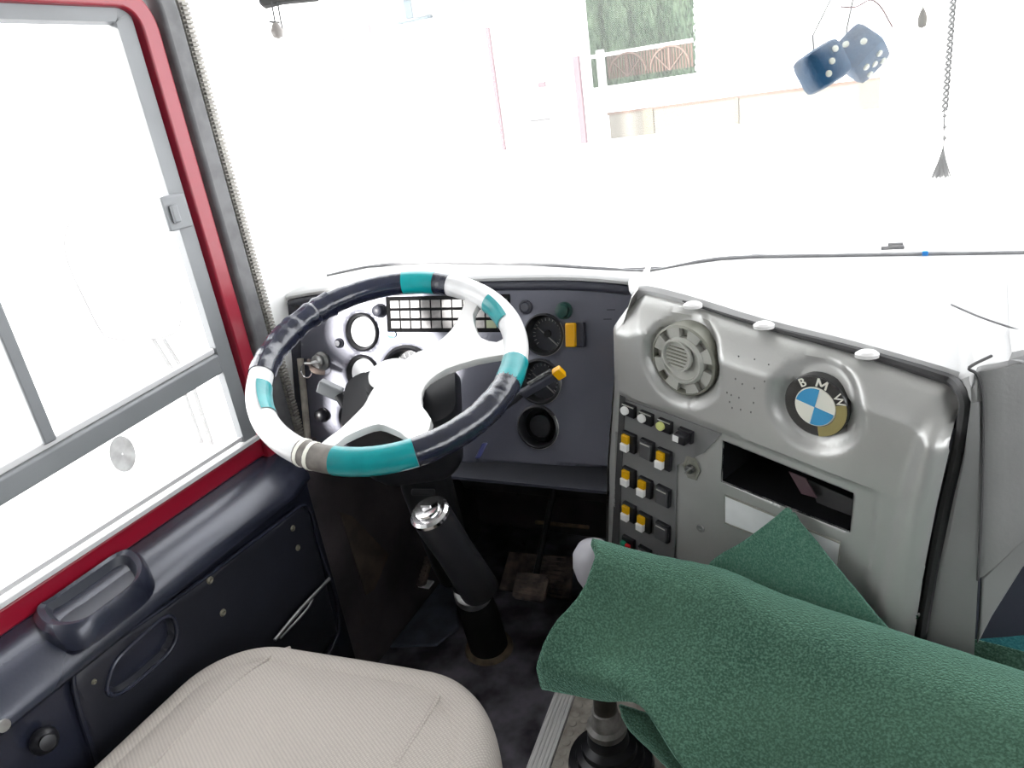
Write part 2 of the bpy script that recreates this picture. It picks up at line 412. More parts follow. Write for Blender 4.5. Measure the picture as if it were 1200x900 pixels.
bm = B(); box2(bm, (WX-.008, 0.24, .650), (WX+.016, .945, .657)); box2(bm, (WX-.008, 0.24, .664), (WX+.010, .945, .672)); obj('window_track', bm, 'sashl', win, smooth=False)
bm = B(); strip(bm, rounded_L(.926, 1.405, .66, .015, 0), (-.021, .019), .012, WX+.001); obj('sash_frame', bm, 'sash', win, bevel=.003)
bm = B(); prism(bm, [(WX, 0.24, .768), (WX, 0.24, .802), (WX, .905, .842), (WX, .905, .806)], (.02, 0, 0)); obj('sash_rail', bm, 'sash', win, bevel=.004)
bm = B(); prism(bm, [(WX, 0.24, .803), (WX, 0.24, .815), (WX, .905, .853), (WX, .905, .843)], (.012, 0, 0)); obj('rail_channel', bm, 'sashl', win, bevel=.002)
bm = B(); box2(bm, (WX, .566, .83), (WX+.016, .586, 1.40)); obj('sash_mullion', bm, 'sash', win, bevel=.003)
bm = B(); box2(bm, (WX+.012, .875, 1.068), (WX+.030, .925, 1.125)); box2(bm, (WX+.03, .885, 1.08), (WX+.036, .90, 1.11)); obj('sash_latch', bm, 'sash', win, bevel=.003)
bm = B(); box2(bm, (WX-.004, 0.24, .655), (WX-.001, .93, 1.42)); obj('glass_pane', bm, 'sglass', win, smooth=False)
dcl = hx(143, 532, WX)
bm = B(); lathe(bm, dcl+V((.001, 0, 0)), (1, 0, 0), [(.001, .0), (.028, .0), (.028, .0008), (.001, .0008)], 28, cap=False, ell=(.8, 1.1))
obj('round_sticker', bm, mat('faded_sticker', (.62, .61, .60), .6, col2=(.86, .86, .85), nscale=50), win)

# windscreen
def wsY(z): return 1.27-(z-.88)*.06
BASE = [hy(*p, 1.258) for p in ((345, 325), (365, 322), (430, 314), (500, 309), (620, 311), (700, 316), (760, 319), (820, 308), (870, 303), (1000, 301), (1200, 298))]
BASE = [V((-1.058, 1.258, BASE[0].z-.002))]+[b for b in BASE if b.x > -1.04]+[V((.6, 1.258, BASE[-1].z-.01)), V((1.25, 1.258, BASE[-1].z-.03))]
def basez(x):
    for a, b in zip(BASE, BASE[1:]):
        if x <= b.x: return a.z+(b.z-a.z)*max(0, (x-a.x))/(b.x-a.x)
    return BASE[-1].z
ws = S(empty('window_2', (0, 1.27, .88)))
bm = B(); prism(bm, [(-1.06, wsY(.88), .88), (1.27, wsY(.88), .88), (1.27, wsY(2.0), 2.0), (-1.06, wsY(2.0), 2.0)], (0, .005, 0)); obj('glass_pane', bm, 'glass', ws, smooth=False)
bm = B(); tube(bm, smooth_path([b+V((0, .006, .001)) for b in BASE], 8), .0035); obj('gasket', bm, 'gasket', ws)
ww = S(empty('window_3', (1.275, 0, .8)))
bm = B(); box2(bm, (1.272, -1.6, .8), (1.276, 1.1, 1.6)); obj('glass_pane', bm, 'sglass', ww, smooth=False)

# ------------------------------------------------------------------ door-side trim panel
sp = empty('side_trim_panel', (-.98, .2, .0), 'dark blue-black moulded side panel under the red window sill, with armrest and screwed inset', 'door panel')
prof = [(.613, -1.052), (.607, -1.020), (.598, -.992), (.584, -.972), (.572, -.962), (.562, -.955), (.552, -.954), (.546, -.958), (.542, -.966), (.53, -.968), (.40, -.968), (.2, -.967), (.0, -.967)]
def px_at(z):
    for (z1, x1), (z0, x0) in zip(prof, prof[1:]):
        if z <= z1 and z >= z0: return x0+(x1-x0)*(z-z0)/(z1-z0+1e-9)
    return -1.03
YA, YB = -.7, .975
bm = B(); N = 70
# storage cup opening in the top of the armrest
PC = (.475, .575)  # centre y, z
rows = []
for i in range(N+1):
    y = YA+(YB-YA)*i/N
    sw = sst(.9, .975, y)*.02
    rows.append([bm.verts.new((x-sw-.0*y, y, z)) for z, x in prof])
for a, b in zip(rows, rows[1:]):
    for k in range(len(prof)-1): bm.faces.new((a[k], a[k+1], b[k+1], b[k]))
# close forward end
bm.faces.new([v for v in rows[-1]]+[bm.verts.new((-1.066, YB, 0)), bm.verts.new((-1.066, YB, .611))])
panel = obj('moulded_panel', bm, 'door', sp)
# inset flat panel with rounded outline standing a little proud
def yz(p, X): q = hx(p[0], p[1], X); return (q.y, q.z)
XI = -.964
ins = [yz(p, XI) for p in ((84, 800), (92, 782), (130, 752), (220, 690), (330, 608), (352, 592), (362, 600), (372, 640), (395, 740), (330, 830), (200, 960), (130, 930), (100, 860))]
fr_i = (V((XI, 0, 0)), V((0, 1, 0)), V((0, 0, 1)), V((1, 0, 0)))
pk = [yz(p, XI) for p in ((125, 790), (135, 770), (165, 742), (190, 722), (200, 725), (203, 745), (190, 768), (160, 795), (135, 812), (122, 810))]
def hin(y, z):
    e = min(segdist((y, z), ins[i], ins[i-1]) for i in range(len(ins)))
    b = .006*sst(0, .006, e)
    if inside((y, z), pk): b -= .022*sst(0, .012, min(segdist((y, z), pk[i], pk[i-1]) for i in range(len(pk))))
    return b
bm = B(); sheet(bm, fr_i, ins, (), .007, hin); obj('inset_panel', bm, 'doorin', sp)
bm = B(); tube(bm, smooth_path([V((XI+.004, a, b)) for a, b in ins], 5, True), .0035, 8, closed=True); obj('inset_beading', bm, 'door', sp)
bm = B(); tube(bm, smooth_path([V((XI+.007, a, b)) for a, b in pk], 5, True), .0035, 8, closed=True); obj('pull_recess_lip', bm, 'door', sp)
# storage cup: rounded tray rising out of the armrest
cup = [(46, 716), (58, 700), (100, 668), (135, 650), (155, 650), (166, 664), (160, 684), (125, 712), (95, 732), (60, 734)]
cpts = []
for p in cup:
    q = hit(p[0], p[1], V((-1.0, 0, .614)), V((.10, 0, .99)).normalized()); cpts.append(q)
cpts = [V((max(q.x, -1.036), q.y, q.z)) for q in cpts]
cc = sum(cpts, V((0, 0, 0)))/len(cpts)
lip = smooth_path(cpts, 5, True)
bm = B()
def ringv(f, dz): return [bm.verts.new(V((max(q.x, -1.047), q.y, q.z))) for q in [cc+(p-cc)*f+V((0, 0, dz)) for p in lip]]
r0 = ringv(1.16, -.030); r1 = ringv(1.12, -.002); r2 = ringv(1.02, .006); r3 = ringv(.90, .003); r4 = ringv(.80, -.02); r5 = ringv(.70, -.045)
for a, b in ((r0, r1), (r1, r2), (r2, r3)):
    for i in range(len(a)): j = (i+1) % len(a); bm.faces.new((a[i], a[j], b[j], b[i]))
ob = obj('storage_cup', bm, 'door', sp)
bm = B(); r3 = [bm.verts.new(cc+(p-cc)*.90+V((0, 0, .003))) for p in lip]; r4 = [bm.verts.new(cc+(p-cc)*.84+V((0, 0, -.006))) for p in lip]
r5 = [bm.verts.new(cc+(p-cc)*.78+V((0, 0, -.012))) for p in lip]
for a, b in ((r3, r4), (r4, r5)):
    for i in range(len(a)): j = (i+1) % len(a); bm.faces.new((a[i], a[j], b[j], b[i]))
bm.faces.new(r5); obj('cup_well', bm, mat('shaded_cup_plastic', (.03, .033, .045), .45), ob)  # dark inside of the well put into its colour instead of depth
for p, r in (((246, 680), .0065), ((261, 718), .0065), ((343, 619), .006), ((349, 642), .006), ((110, 799), .004)):
    q = hx(p[0], p[1], XI+.006); bm = B(); lathe(bm, q-V((.002, 0, 0)), (1, 0, 0), [(r, 0), (r, .003), (r*.6, .005), (r*.3, .0035), (0, .0035)], 16); obj('screw', bm, mat('dull_brass_screw', (.16, .15, .11), .5, metal=.4) if not bpy.data.materials.get('dull_brass_screw') else bpy.data.materials['dull_brass_screw'], sp)
# red kick post + round catch at lower left
bm = B(); q = hx(3, 850, -.955); lathe(bm, q, (1, 0, 0), [(.008, 0), (.008, .004), (0, .005)], 16); obj('screw', bm, 'steel', sp)
q = hx(52, 868, -.955); bm = B(); lathe(bm, q, (1, -.2, .3), [(.018, 0), (.016, .006), (.010, .010), (.010, .016), (0, .018)], 20); obj('catch', bm, 'black', sp)
# lower forward pocket with silver pull wire
bm = B(); tube(bm, smooth_path([hx(322, 750, -.94), hx(352, 714, -.94), hx(386, 678, -.94)], 6), .0035); tube(bm, smooth_path([hx(328, 748, -.94), hx(358, 716, -.935), hx(366, 702, -.94)], 6), .0025)
o = obj('seat_belt_wire', bm, 'steel'); tag(o, 'thin doubled steel wire strand running along the lower dark side panel', 'wire')

# ------------------------------------------------------------------ driver's seat
seat = empty('driver_seat', (-.655, .3, 0), 'driver seat with beige woven fabric cushion in front of the steering wheel', 'seat')
SX, SY = -.655, .36
def seat_out(hw, yf, yb, r, k=10, taper=.0):
    pts = []
    for cx, cy, a0 in ((hw-r, yf-r, 0), (-hw+r, yf-r, 90)):
        for i in range(k+1):
            a = radians(a0+90*i/k); pts.append((cx+r*cos(a), cy+r*sin(a)))
    pts += [(-hw, yb), (hw, yb)]
    return pts
bm = B(); rings = []
base = []
for cx, cy, a0, r in ((.265-.15, .685-.15, 0, .15), (-.265+.12, .665-.12, 90, .12), (-.265+.05, .12+.05, 180, .05), (.265-.05, .12+.05, 270, .05)):
    for i in range(11):
        a = radians(a0+90*i/10); base.append(V((SX+cx+r*cos(a), cy+r*sin(a), 0)))
bc = V((SX, .40, 0))
for f, z in ((.93, .315), (.985, .33), (1.0, .36), (1.0, .405), (.985, .432), (.955, .447), (.90, .455), (.84, .4535), (.828, .4495), (.816, .4535), (.7, .461), (.5, .467), (.25, .470), (.0, .471)):
    if f == 0: rings.append([bm.verts.new(bc+V((0, 0, z)))])
    else: rings.append([bm.verts.new(bc+(p-bc)*f+V((0, 0, z))) for p in base])
for a, b in zip(rings, rings[1:]):
    n = len(a)
    for i in range(n):
        j = (i+1) % n
        if len(b) == 1: bm.faces.new((a[i], a[j], b[0]))
        else: bm.faces.new((a[i], a[j], b[j], b[i]))
bm.faces.new(rings[0][::-1])
cush = obj('cushion', bm, 'seat', seat, sub=1)
for x0, x1 in ((-.155, -.155), (.16, .155)):
    bm = B(); tube(bm, smooth_path([V((SX+x0*.93, .66, .438)), V((SX+x0*.95, .625, .4515)), V((SX+x0, .55, .4595)), V((SX+x0*.98, .4, .4640)), V((SX+x1*.95, .25, .4630))], 8), .0032, 8)
    obj('piping', bm, 'seat', cush)
bm = B(); prism(bm, [(SX-.2, .2, .12), (SX+.2, .2, .12), (SX+.2, .6, .12), (SX-.2, .6, .12)], (0, 0, .2)); obj('seat_base', bm, 'black', seat, bevel=.01)
bm = B(); box2(bm, (SX-.15, .25, 0), (SX+.15, .5, .12)); obj('pedestal', bm, 'blackm', seat, bevel=.01)

# ------------------------------------------------------------------ instrument panel
DT = radians(15); DN = V((0, -cos(DT), sin(DT))); DO = V((0, 1.10, .8)); DU = V((1, 0, 0)); DV = V((0, sin(DT), cos(DT)))
fr_d = (DO, DU, DV, DN)
def duv(x, y, off=0):
    P = hit(x, y, DO+DN*off, DN)-DO; return (P.dot(DU), P.dot(DV))
def dP(x, y, off=0): return hit(x, y, DO+DN*off, DN)
def pxr(r, P): return r*(P-CAM).dot(FW)/F
dash = empty('instrument_panel', (-.7, 1.1, .6), 'dark blue-grey instrument panel with round dials behind the steering wheel', 'dashboard')
outer = [duv(*p) for p in ((352, 352), (420, 341), (500, 334), (600, 330), (680, 330), (745, 336), (735, 420), (722, 548), (650, 545), (575, 541), (470, 545), (362, 545), (357, 480), (353, 420))]
GA = [((425, 389), 21, 'gface'), ((426, 438), 21, 'gface'), ((479, 442), 35, 'gdark'), ((416, 490), 20, 'gdark'), ((638, 392), 23, 'gdark'), ((633, 447), 25, 'gdark'), ((631, 500), 24, 'gdark')]
holes = []; ginfo = []
for (p, r, m) in GA:
    c = duv(*p); R = pxr(r, dP(*p)); holes.append([(c[0]+R*cos(2*pi*i/32), c[1]+R*sin(2*pi*i/32)) for i in range(32)]); ginfo.append((c, R, m))
def hd(u, v):
    z = 0
    for c, R, m in ginfo:
        d = hypot(u-c[0], v-c[1]); z += .003*(1-sst(R, R*1.22, d))
    return z
bm = B(); sheet(bm, fr_d, outer, holes, .007, hd); obj('fascia', bm, 'dash', dash, solid=.004)
for k, (c, R, m) in enumerate(ginfo):
    P = DO+DU*c[0]+DV*c[1]
    bm = B(); lathe(bm, P, DN, [(R*1.10, -.001), (R*1.09, .005), (R*1.0, .007), (R*.93, .004), (R*.86, -.022), (R*1.02, -.024)], 36, cap=False)
    g = obj('gauge' if k < 6 else 'air_vent', bm, 'black', dash)
    bm = B()
    if m == 'gface':
        lathe(bm, P+DU*.006*0, DN, [(R*.92, -.012), (R*.84, -.002), (R*.6, .002), (0, .003)], 32, cap=False)
    else:
        lathe(bm, P, DN, [(R*.90, -.016), (0, -.016)], 32, cap=False)
    obj('dial', bm, m if k < 6 else 'blackm', g)
    if k in (4, 5, 2):
        bm = B(); tube(bm, [P-DN*.0145-DU*R*.55+DV*R*.35, P-DN*.0145+DU*R*.55-DV*R*.6], .0012, 6); obj('needle', bm, 'steel', g)
        bm = B(); lathe(bm, P-DN*.016, DN, [(R*.2, 0), (R*.18, .004), (0, .005)], 16); obj('needle_hub', bm, 'blackm', g)
        bm = B()
        for i in range(18):
            a = radians(-220+260*i/17+180); q = P-DN*.0150+DU*cos(a)*R*.75+DV*sin(a)*R*.75
            box(bm, q, (R*.13, .0012, .0006), (DU*cos(a)+DV*sin(a), DV*cos(a)-DU*sin(a), DN))
        obj('tick_marks', bm, 'steel', g, smooth=False)
    if k == 6:
        bm = B(); lathe(bm, P-DN*.014, DN, [(R*.62, 0), (R*.55, .008), (R*.2, .010), (0, .010)], 24); obj('vent_disc', bm, 'black', g)
    if k in (4, 5, 6):
        bm = B(); tube(bm, [P+DN*.004+(DU*cos(radians(a))+DV*sin(radians(a)))*R*1.08 for a in range(-110, 40, 8)], .0012, 6); obj('bright_rim', bm, 'steel', g)
# warning lamp block
a = duv(456, 351); b = duv(594, 351); c_ = duv(456, 386)
w = b[0]-a[0]; hgt = a[1]-c_[1]
Pc = DO+DU*(a[0]+w/2)+DV*(a[1]-hgt/2)
bm = B(); box(bm, Pc, (w+.012, hgt+.01, .008), (DU, DV, DN)); wb = obj('warning_lamp_block', bm, 'blackm', dash, bevel=.002)
proto = None
for r_ in range(3):
    for k in range(11):
        cw = w/11
        q = Pc+DU*(-w/2+cw*(k+.5)+.004)+DV*(hgt/2-hgt/3*(r_+.5))+DN*.0045
        bm = B(); box(bm, q, (cw*.86, hgt/3*.72, .002), (DU, DV, DN)); obj('lamp_tile', bm, 'tileg' if (k, r_) == (9, 2) else 'tile', wb, smooth=False)
# blue oval badge
q = dP(459, 392, .001); bm = B(); lathe(bm, q, DN, [(.0085, 0), (.0085, .0015), (0, .002)], 20, ell=(1.2, .8)); bdg = obj('oval_badge', bm, 'blue', dash)
bm = B(); box(bm, q+DN*.002, (.012, .002, .0008), (DU, DV, DN)); obj('badge_stripe', bm, 'lens', bdg, smooth=False)
# toggle knobs, ignition switch, rocker
def knob(p, R, h, m, name='knob', par=dash):
    q = dP(*p, .0); bm = B(); lathe(bm, q, DN, [(R*1.25, 0), (R*1.25, .003), (R, .004), (R*.95, h), (R*.7, h+.002), (0, h+.002)], 20); return obj(name, bm, m, par)
knob((661, 364), .012, .014, 'greenl', 'push_knob'); knob((616, 360), .010, .003, 'navy', 'blanking_plug'); knob((446, 364), .011, .014, 'navy', 'push_knob'); knob((379, 486), .012, .016, 'black', 'push_knob'); knob((398, 402), .008, .006, 'navy', 'blanking_plug')
q = dP(672, 392, .006); bm = B(); box(bm, q+DU*.006, (.028, .042, .012), (DU, DV, DN)); rk = obj('hazard_switch', bm, 'navy', dash, bevel=.002)
bm = B(); box(bm, q+DN*.009-DU*.001, (.017, .040, .012), (DU, DV, DN)); obj('amber_rocker', bm, 'amber', rk, bevel=.002)
for i, p in enumerate(((716, 363), (712, 374))):
    q = dP(*p, .0005); bm = B(); box(bm, q, (.014, .0015, .0006), (DU, DV, DN)); obj('mark', bm, 'black', dash, smooth=False)
# ignition switch with key
q = dP(378, 423, 0)
bm = B(); lathe(bm, q, DN, [(.019, 0), (.019, .006), (.014, .010), (.014, .018), (.010, .020), (0, .020)], 24); ig = obj('ignition_switch', bm, 'steel', dash)
bm = B(); box(bm, q+DN*.032, (.020, .003, .024), (DU, DV, DN)); lathe(bm, q+DN*.020, DN, [(.004, 0), (.004, .01)], 8); obj('ignition_key', bm, 'wpl', ig, bevel=.001)
bm = B(); tube(bm, [q+DN*.036+DU*(-.012+.014*cos(t*pi/8))+DV*(-.016+.014*sin(t*pi/8)) for t in range(16)], .0012, 6, closed=True)
o = obj('key_ring', bm, 'chrome'); tag(o, 'thin steel key ring hanging from the ignition key left of the dials', 'key ring')
q = dP(384, 424, .012)
bm = B(); tube(bm, smooth_path([q+V((-.03, -.02, .012)), q+V((-.02, -.026, -.004)), q+V((-.005, -.028, -.010)), q+V((.006, -.022, -.014))], 6), [.004]*6+[.006]*6+[.005]*7, 8)
o = obj('key_fob', bm, 'brown'); tag(o, 'small brown and white key fob dangling beside the ignition switch', 'key fob')
# dash top shelf and finisher lip with long slot
bm = B()
tl = [dP(*p) for p in ((338, 351), (380, 344), (460, 336), (540, 331), (600, 329), (680, 329), (748, 335))]
tl = smooth_path(tl, 4)
rows = []
for p in tl: rows.append([bm.verts.new(p+V((0, .004, -.002))), bm.verts.new(p+V((0, -.006, .002))), bm.verts.new(p+V((0, -.007, .007))), bm.verts.new(p+V((0, -.002, .011))), bm.verts.new(p+V((0, .006, .012))), bm.verts.new(V((p.x*1.04, 1.18, (p.z+.014)*.5+basez(p.x*1.04)*.5))), bm.verts.new(V((p.x*1.07 if p.x > -.97 else -1.058, 1.258, basez(p.x*1.07))))])
for a, b in zip(rows, rows[1:]):
    for k in range(6): bm.faces.new((a[k], a[k+1], b[k+1], b[k]))
obj('top_shelf', bm, 'greytop', dash)  # pale lip and shelf colour stands in for glare along the dash top
bm = B(); n = len(tl); tube(bm, [p+V((0, -.002, -.008))+DN*.001 for p in tl], [.003]+[.0085]*(n-2)+[.003], 10); obj('long_slot', bm, 'navy', dash)
# left end trim strip of the dash (pale metal edge) and dark infill
bm = B(); tube(bm, [dP(352, 420, .004), dP(357, 470, .004), dP(362, 530, .004)], .007, 8); obj('edge_strip', bm, mat('tarnished_pale_strip', (.5, .46, .40), .5, noise=.4, nscale=40), dash)
bm = B(); pts = [dP(352, 352, -.01), dP(362, 545, -.01), V((-1.065, dP(362, 545).y+.0, dP(362, 545).z)), V((-1.065, dP(352, 352).y, dP(352, 352).z))]
prism(bm, pts, (0, .03, 0)); obj('side_infill', bm, 'navy', dash, smooth=False)
# underside of dash
bm = B(); b0 = [dP(362, 545), dP(722, 548)]
prism(bm, [V((-1.05, b0[0].y, b0[0].z)), V((-1.05, 1.28, b0[0].z+.03)), V((-1.05, 1.28, b0[0].z+.034)), V((-1.05, b0[0].y, b0[0].z+.006))], (.72, 0, 0)); obj('under_tray', bm, 'navy', dash, smooth=False)

# bulkhead details in the footwell
bk = empty('heater_box', (-.9, 1.5, 0), 'dark dusty heater box on the bulkhead behind the steering column', 'heater')
bm = B(); prism(bm, [(-.96, 1.36, .50), (-.96, 1.60, .50), (-.96, 1.64, .25), (-.96, 1.50, .22)], (.53, 0, 0)); obj('casing', bm, 'fire', bk, bevel=.01)
bm = B()
a = hy(628, 612, 1.44); b = hy(690, 618, 1.44)
tube(bm, [a, b], .005, 8); obj('rusty_bracket', bm, mat('rusty_metal', (.22, .15, .09), .6, noise=.5, nscale=60), bk)
for p in ((607, 580), (600, 615), (614, 637)):
    q = hy(p[0], p[1], 1.46); bm = B(); lathe(bm, q, (0, -1, 0), [(.005, 0), (.005, .004), (0, .005)], 8); obj('bolt', bm, 'fire', bk)
# dark kick panel on the left of the footwell with light triangular scuff
kp = empty('kick_panel', (-1.0, 1.2, 0), 'dark kick panel left of the clutch pedal with brownish scuff', 'kick panel')
bm = B(); prism(bm, [(-1.0, .98, .0), (-1.0, .98, .60), (-1.0, 1.3, .62), (-1.0, 1.62, .4), (-1.0, 1.62, 0)], (-.03, 0, 0)); obj('panel', bm, 'fire', kp, bevel=.005)
bm = B(); t3 = [hx(p[0], p[1], -.998) for p in ((398, 600), (412, 605), (455, 650), (438, 690), (428, 697))]; prism(bm, t3, (.003, 0, 0)); obj('scuffed_patch', bm, mat('dull_brown_scuff', (.13, .095, .075), .8, col2=(.07, .055, .05), nscale=20), kp, smooth=False)

# ------------------------------------------------------------------ steering wheel
WC = V((-.637, .853, .856)); WN = V((.177, -.376, 1)).normalized()
WU = WN.cross(V((0, 0, 1))).normalized(); WV = WN.cross(WU)
whl = empty('steering_wheel', WC, 'large four-spoke steering wheel, pale with patches of teal and navy tape', 'steering wheel')
RM, RTU = .1955, .0185
def wang(x, y):
    P = hit(x, y, WC, WN)-WC; return atan2(P.dot(WV), P.dot(WU))
def arc_tube(a0, a1, r, seg=18, wr=0):
    bm = B(); k = max(4, int(abs(a1-a0)/(2*pi)*160)); pts = []
    full = abs(abs(a1-a0)-2*pi) < 1e-4
    n = k if full else k+1
    rr = []
    for i in range(n):
        a = a0+(a1-a0)*i/k; pts.append(WC+WU*RM*cos(a)+WV*RM*sin(a)); rr.append(r+(random.uniform(0, wr) if wr else 0))
    tube(bm, pts, rr, seg, closed=full); return bm
obj('rim', arc_tube(0, 2*pi, RTU, 20), 'wtape', whl)
def band(p0, p1, m, r=.0007, wr=0, long_way=False):
    a0, a1 = wang(*p0), wang(*p1); d = (a1-a0+pi) % (2*pi)-pi
    if long_way: d = d-2*pi if d > 0 else d+2*pi
    return obj('tape_band', arc_tube(a0, a0+d, RTU+r, 18, wr), m, whl)
band((470, 344), (392, 362), 'btape', .0008, .0006); band((394, 362), (300, 440), 'btape', .0008, .0034)
band((505, 340), (470, 344), 'ttape', .0012); band((522, 340), (505, 340), 'btape', .0008)
band((394, 538), (352, 530), 'gtape', .0006); band((486, 528), (392, 538), 'ttape', .0012, .0003)
band((486, 528), (602, 448), 'btape', .0008, .0012); band((601, 450), (613, 424), 'ttape', .0012, .0003)
# partial teal scraps on the inner side of the rim
def inner_patch(p0, p1, m, inner=True):
    a0, a1 = wang(*p0), wang(*p1); d = (a1-a0+pi) % (2*pi)-pi
    bm = B(); rows = []
    for i in range(13):
        a = a0+d*i/12; rad = (WU*cos(a)+WV*sin(a)); c = WC+rad*RM; rows.append([bm.verts.new(c+(rad*cos(t)+WN*sin(t))*(RTU+.0014)) for t in [radians(100+j*12) for j in range(9)]])
    for x, y in zip(rows, rows[1:]):
        for k in range(8): bm.faces.new((x[k], x[k+1], y[k+1], y[k]))
    return obj('tape_scrap', bm, m, whl)
inner_patch((317, 452), (322, 484), 'ttape'); inner_patch((574, 356), (594, 380), 'ttape')
for p0, p1 in (((345, 540), (349, 541)), ((359, 541), (364, 541))):
    a0, a1 = wang(*p0), wang(*p1); obj('tape_tab', arc_tube(a0, a1, RTU+.0016, 16), 'ewh', whl)
def dish(r): return -.030*(1-min(1, r/.185)**2)
def wpt(x, y):
    off = -.01
    for _ in range(6):
        P = hit(x, y, WC+WN*off, WN)-WC; u, v = P.dot(WU), P.dot(WV); off = dish(hypot(u, v))
    r = hypot(u, v)
    if r > .19: u, v = u*.19/r, v*.19/r
    return (u, v)
spo = [(376, 520), (397, 504), (414, 488), (430, 471), (449, 445), (467, 430), (491, 415), (519, 396), (535, 378), (545, 352), (545, 340), (568, 343), (560, 356), (554, 368), (557, 384), (564, 396), (582, 401), (592, 394), (597, 386), (606, 388), (604, 414), (587, 416), (558, 421), (523, 432), (505, 445), (494, 461), (495, 477), (505, 491), (497, 512), (480, 515), (470, 507), (457, 501), (444, 497), (428, 501), (404, 512), (392, 522)]
spo = [wpt(*p) for p in spo]
sm = smooth_path([V((a, b, 0)) for a, b in spo], 2, True); spo = [(p.x, p.y) for p in sm]
bm = B(); sheet(bm, (WC, WU, WV, WN), spo, (), .008, lambda u, v: dish(hypot(u, v))+.006*(1-sst(.05, .075, hypot(u, v))))
sk = obj('spoke_plate', bm, 'wpl', whl, solid=.012, bevel=.0035)
bm = B(); hb = WC+WN*(dish(0)+.004)
lathe(bm, hb, WN, [(.037, -.004), (.036, .001), (.034, .0028), (.02, .0035), (0, .0037)], 36, ell=(1.0, .9)); obj('horn_pad', bm, 'wpl', whl)
bm = B(); lathe(bm, WC+WN*(-.036), -WN, [(.045, 0), (.047, .02), (.04, .05), (.03, .06)], 28); obj('hub_boss', bm, 'black', whl)

# ------------------------------------------------------------------ steering column
colm = empty('steering_column', (-.785, 1.17, 0), 'black steering column under the wheel with chrome lock and rubber floor boot', 'steering column')
AX = -WN
def ca(t, u=0, v=0): return WC+AX*t+WU*u+WV*v
# shroud: rounded box around the axis
def rbox_along(bm, t0, t1, w0, h0, w1, h1, cu=0, cv=0, cu1=None, cv1=None, r=.02):
    cu1 = cu if cu1 is None else cu1; cv1 = cv if cv1 is None else cv1; rings = []
    for k in range(7):
        f = k/6; t = t0+(t1-t0)*f; w = w0+(w1-w0)*f; h = h0+(h1-h0)*f; s = 1-.1*(k in (0, 6))
        rings.append([bm.verts.new(ca(t, cu+(cu1-cu)*f+a, cv+(cv1-cv)*f+b)) for a, b in rrect(w*s, h*s, r)])
    for a, b in zip(rings, rings[1:]):
        n = len(a)
        for i in range(n): j = (i+1) % n; bm.faces.new((a[i], a[j], b[j], b[i]))
    bm.faces.new(rings[0]); bm.faces.new(rings[-1])
bm = B(); rbox_along(bm, .075, .225, .20, .15, .155, .13, 0, .0, 0, 0, .035); shr = obj('shroud', bm, 'black', colm)
bm = B(); rbox_along(bm, .222, .60, .085, .085, .075, .075, 0, 0); obj('column_cover', bm, 'blackm', colm)
LO = V((.026, 0, 0))
bm = B(); lathe(bm, ca(.55)+LO*.7, AX, [(.036, 0), (.036, .06), (.034, .08)], 24); obj('column_tube', bm, 'black', colm)
bm = B(); lathe(bm, ca(.655)+LO, AX, [(.034, 0), (.040, .004), (.041, .026), (.036, .03)], 28); obj('collar', bm, 'steel', colm)
bm = B(); L = (WC.z-.012)/(-AX.z)
lathe(bm, ca(.685)+LO, AX, [(.036, 0), (.040, .02), (.039, .05), (.043, .08), (.045, L-.685)], 28); obj('boot', bm, 'blackm', colm)
bm = B(); p0 = ca(L)+LO; lathe(bm, V((p0.x, p0.y, .001)), (0, 0, 1), [(.058, 0), (.056, .008), (.046, .012), (.044, .002)], 28, cap=False); obj('base_ring', bm, 'ring', colm)
# lock housing: slanted tube with chrome faced lock on its upper end, on driver's side of the column
lt = dp(503, 600, 1.10); lb = dp(562, 690, 1.22); ld = (lb-lt).normalized()
bm = B(); lathe(bm, lt, ld, [(.026, 0), (.030, .004), (.031, .02), (.030, .10), (.033, (lb-lt).length)], 28); lk = obj('lock_housing', bm, 'black', colm)
bm = B(); lathe(bm, lt+ld*.006, -ld, [(.031, 0), (.031, .006), (.027, .010), (.021, .010), (.021, .006)], 32, cap=False); obj('lock_bezel', bm, 'chrome', lk)
bm = B(); lathe(bm, lt, -ld, [(.021, 0), (.019, .011), (0, .012)], 24); box(bm, lt-ld*.014, (.014, .003, .006), (RT, UP, -FW)); obj('lock_barrel', bm, 'chrome', lk)
q = lt-ld*.012-RT*.004+UP*.022; bm = B(); box(bm, q, (.036, .010, .008), (RT, UP, -FW)); obj('lock_flap', bm, 'blackm', lk, bevel=.003)
# stalks
s0 = dp(545, 512, 1.20); s1 = dp(612, 462, 1.16); s2 = dp(655, 437, 1.13)
bm = B(); tube(bm, smooth_path([s0, s1], 6), .0055, 10); sd = (s2-s1).normalized(); su, sv, _ = frame(sd)
st = obj('right_stalk', bm, 'black', colm)
bm = B(); box(bm, (s1+s2)/2-sd*.004, (.015, .011, (s2-s1).length-.006), (RT.cross(sd).cross(sd).normalized()*-1, RT.cross(sd).normalized(), sd)); obj('stalk_grip', bm, 'navy', st, bevel=.003)
gx = RT.cross(sd).cross(sd).normalized()*-1; gy = RT.cross(sd).normalized()
bm = B(); box(bm, s2, (.019, .012, .015), (gx, gy, sd)); obj('yellow_tip', bm, 'amber', st, bevel=.002)
bm = B(); box(bm, (s1+s2)/2+UP*.0085-FW*.004, (.010, .003, .045), (gx, gy, sd)); obj('printed_symbols', bm, mat('worn_print', (.25, .25, .25), .5, col2=(.02, .02, .02), nscale=160), st, smooth=False)
l0 = dp(440, 512, 1.18); l1 = dp(412, 482, 1.18); l2 = dp(398, 462, 1.18); l3 = dp(376, 452, 1.18)
bm = B(); tube(bm, smooth_path([l0, l1, l2], 5), .010, 10); st2 = obj('left_stalk', bm, 'black', colm)
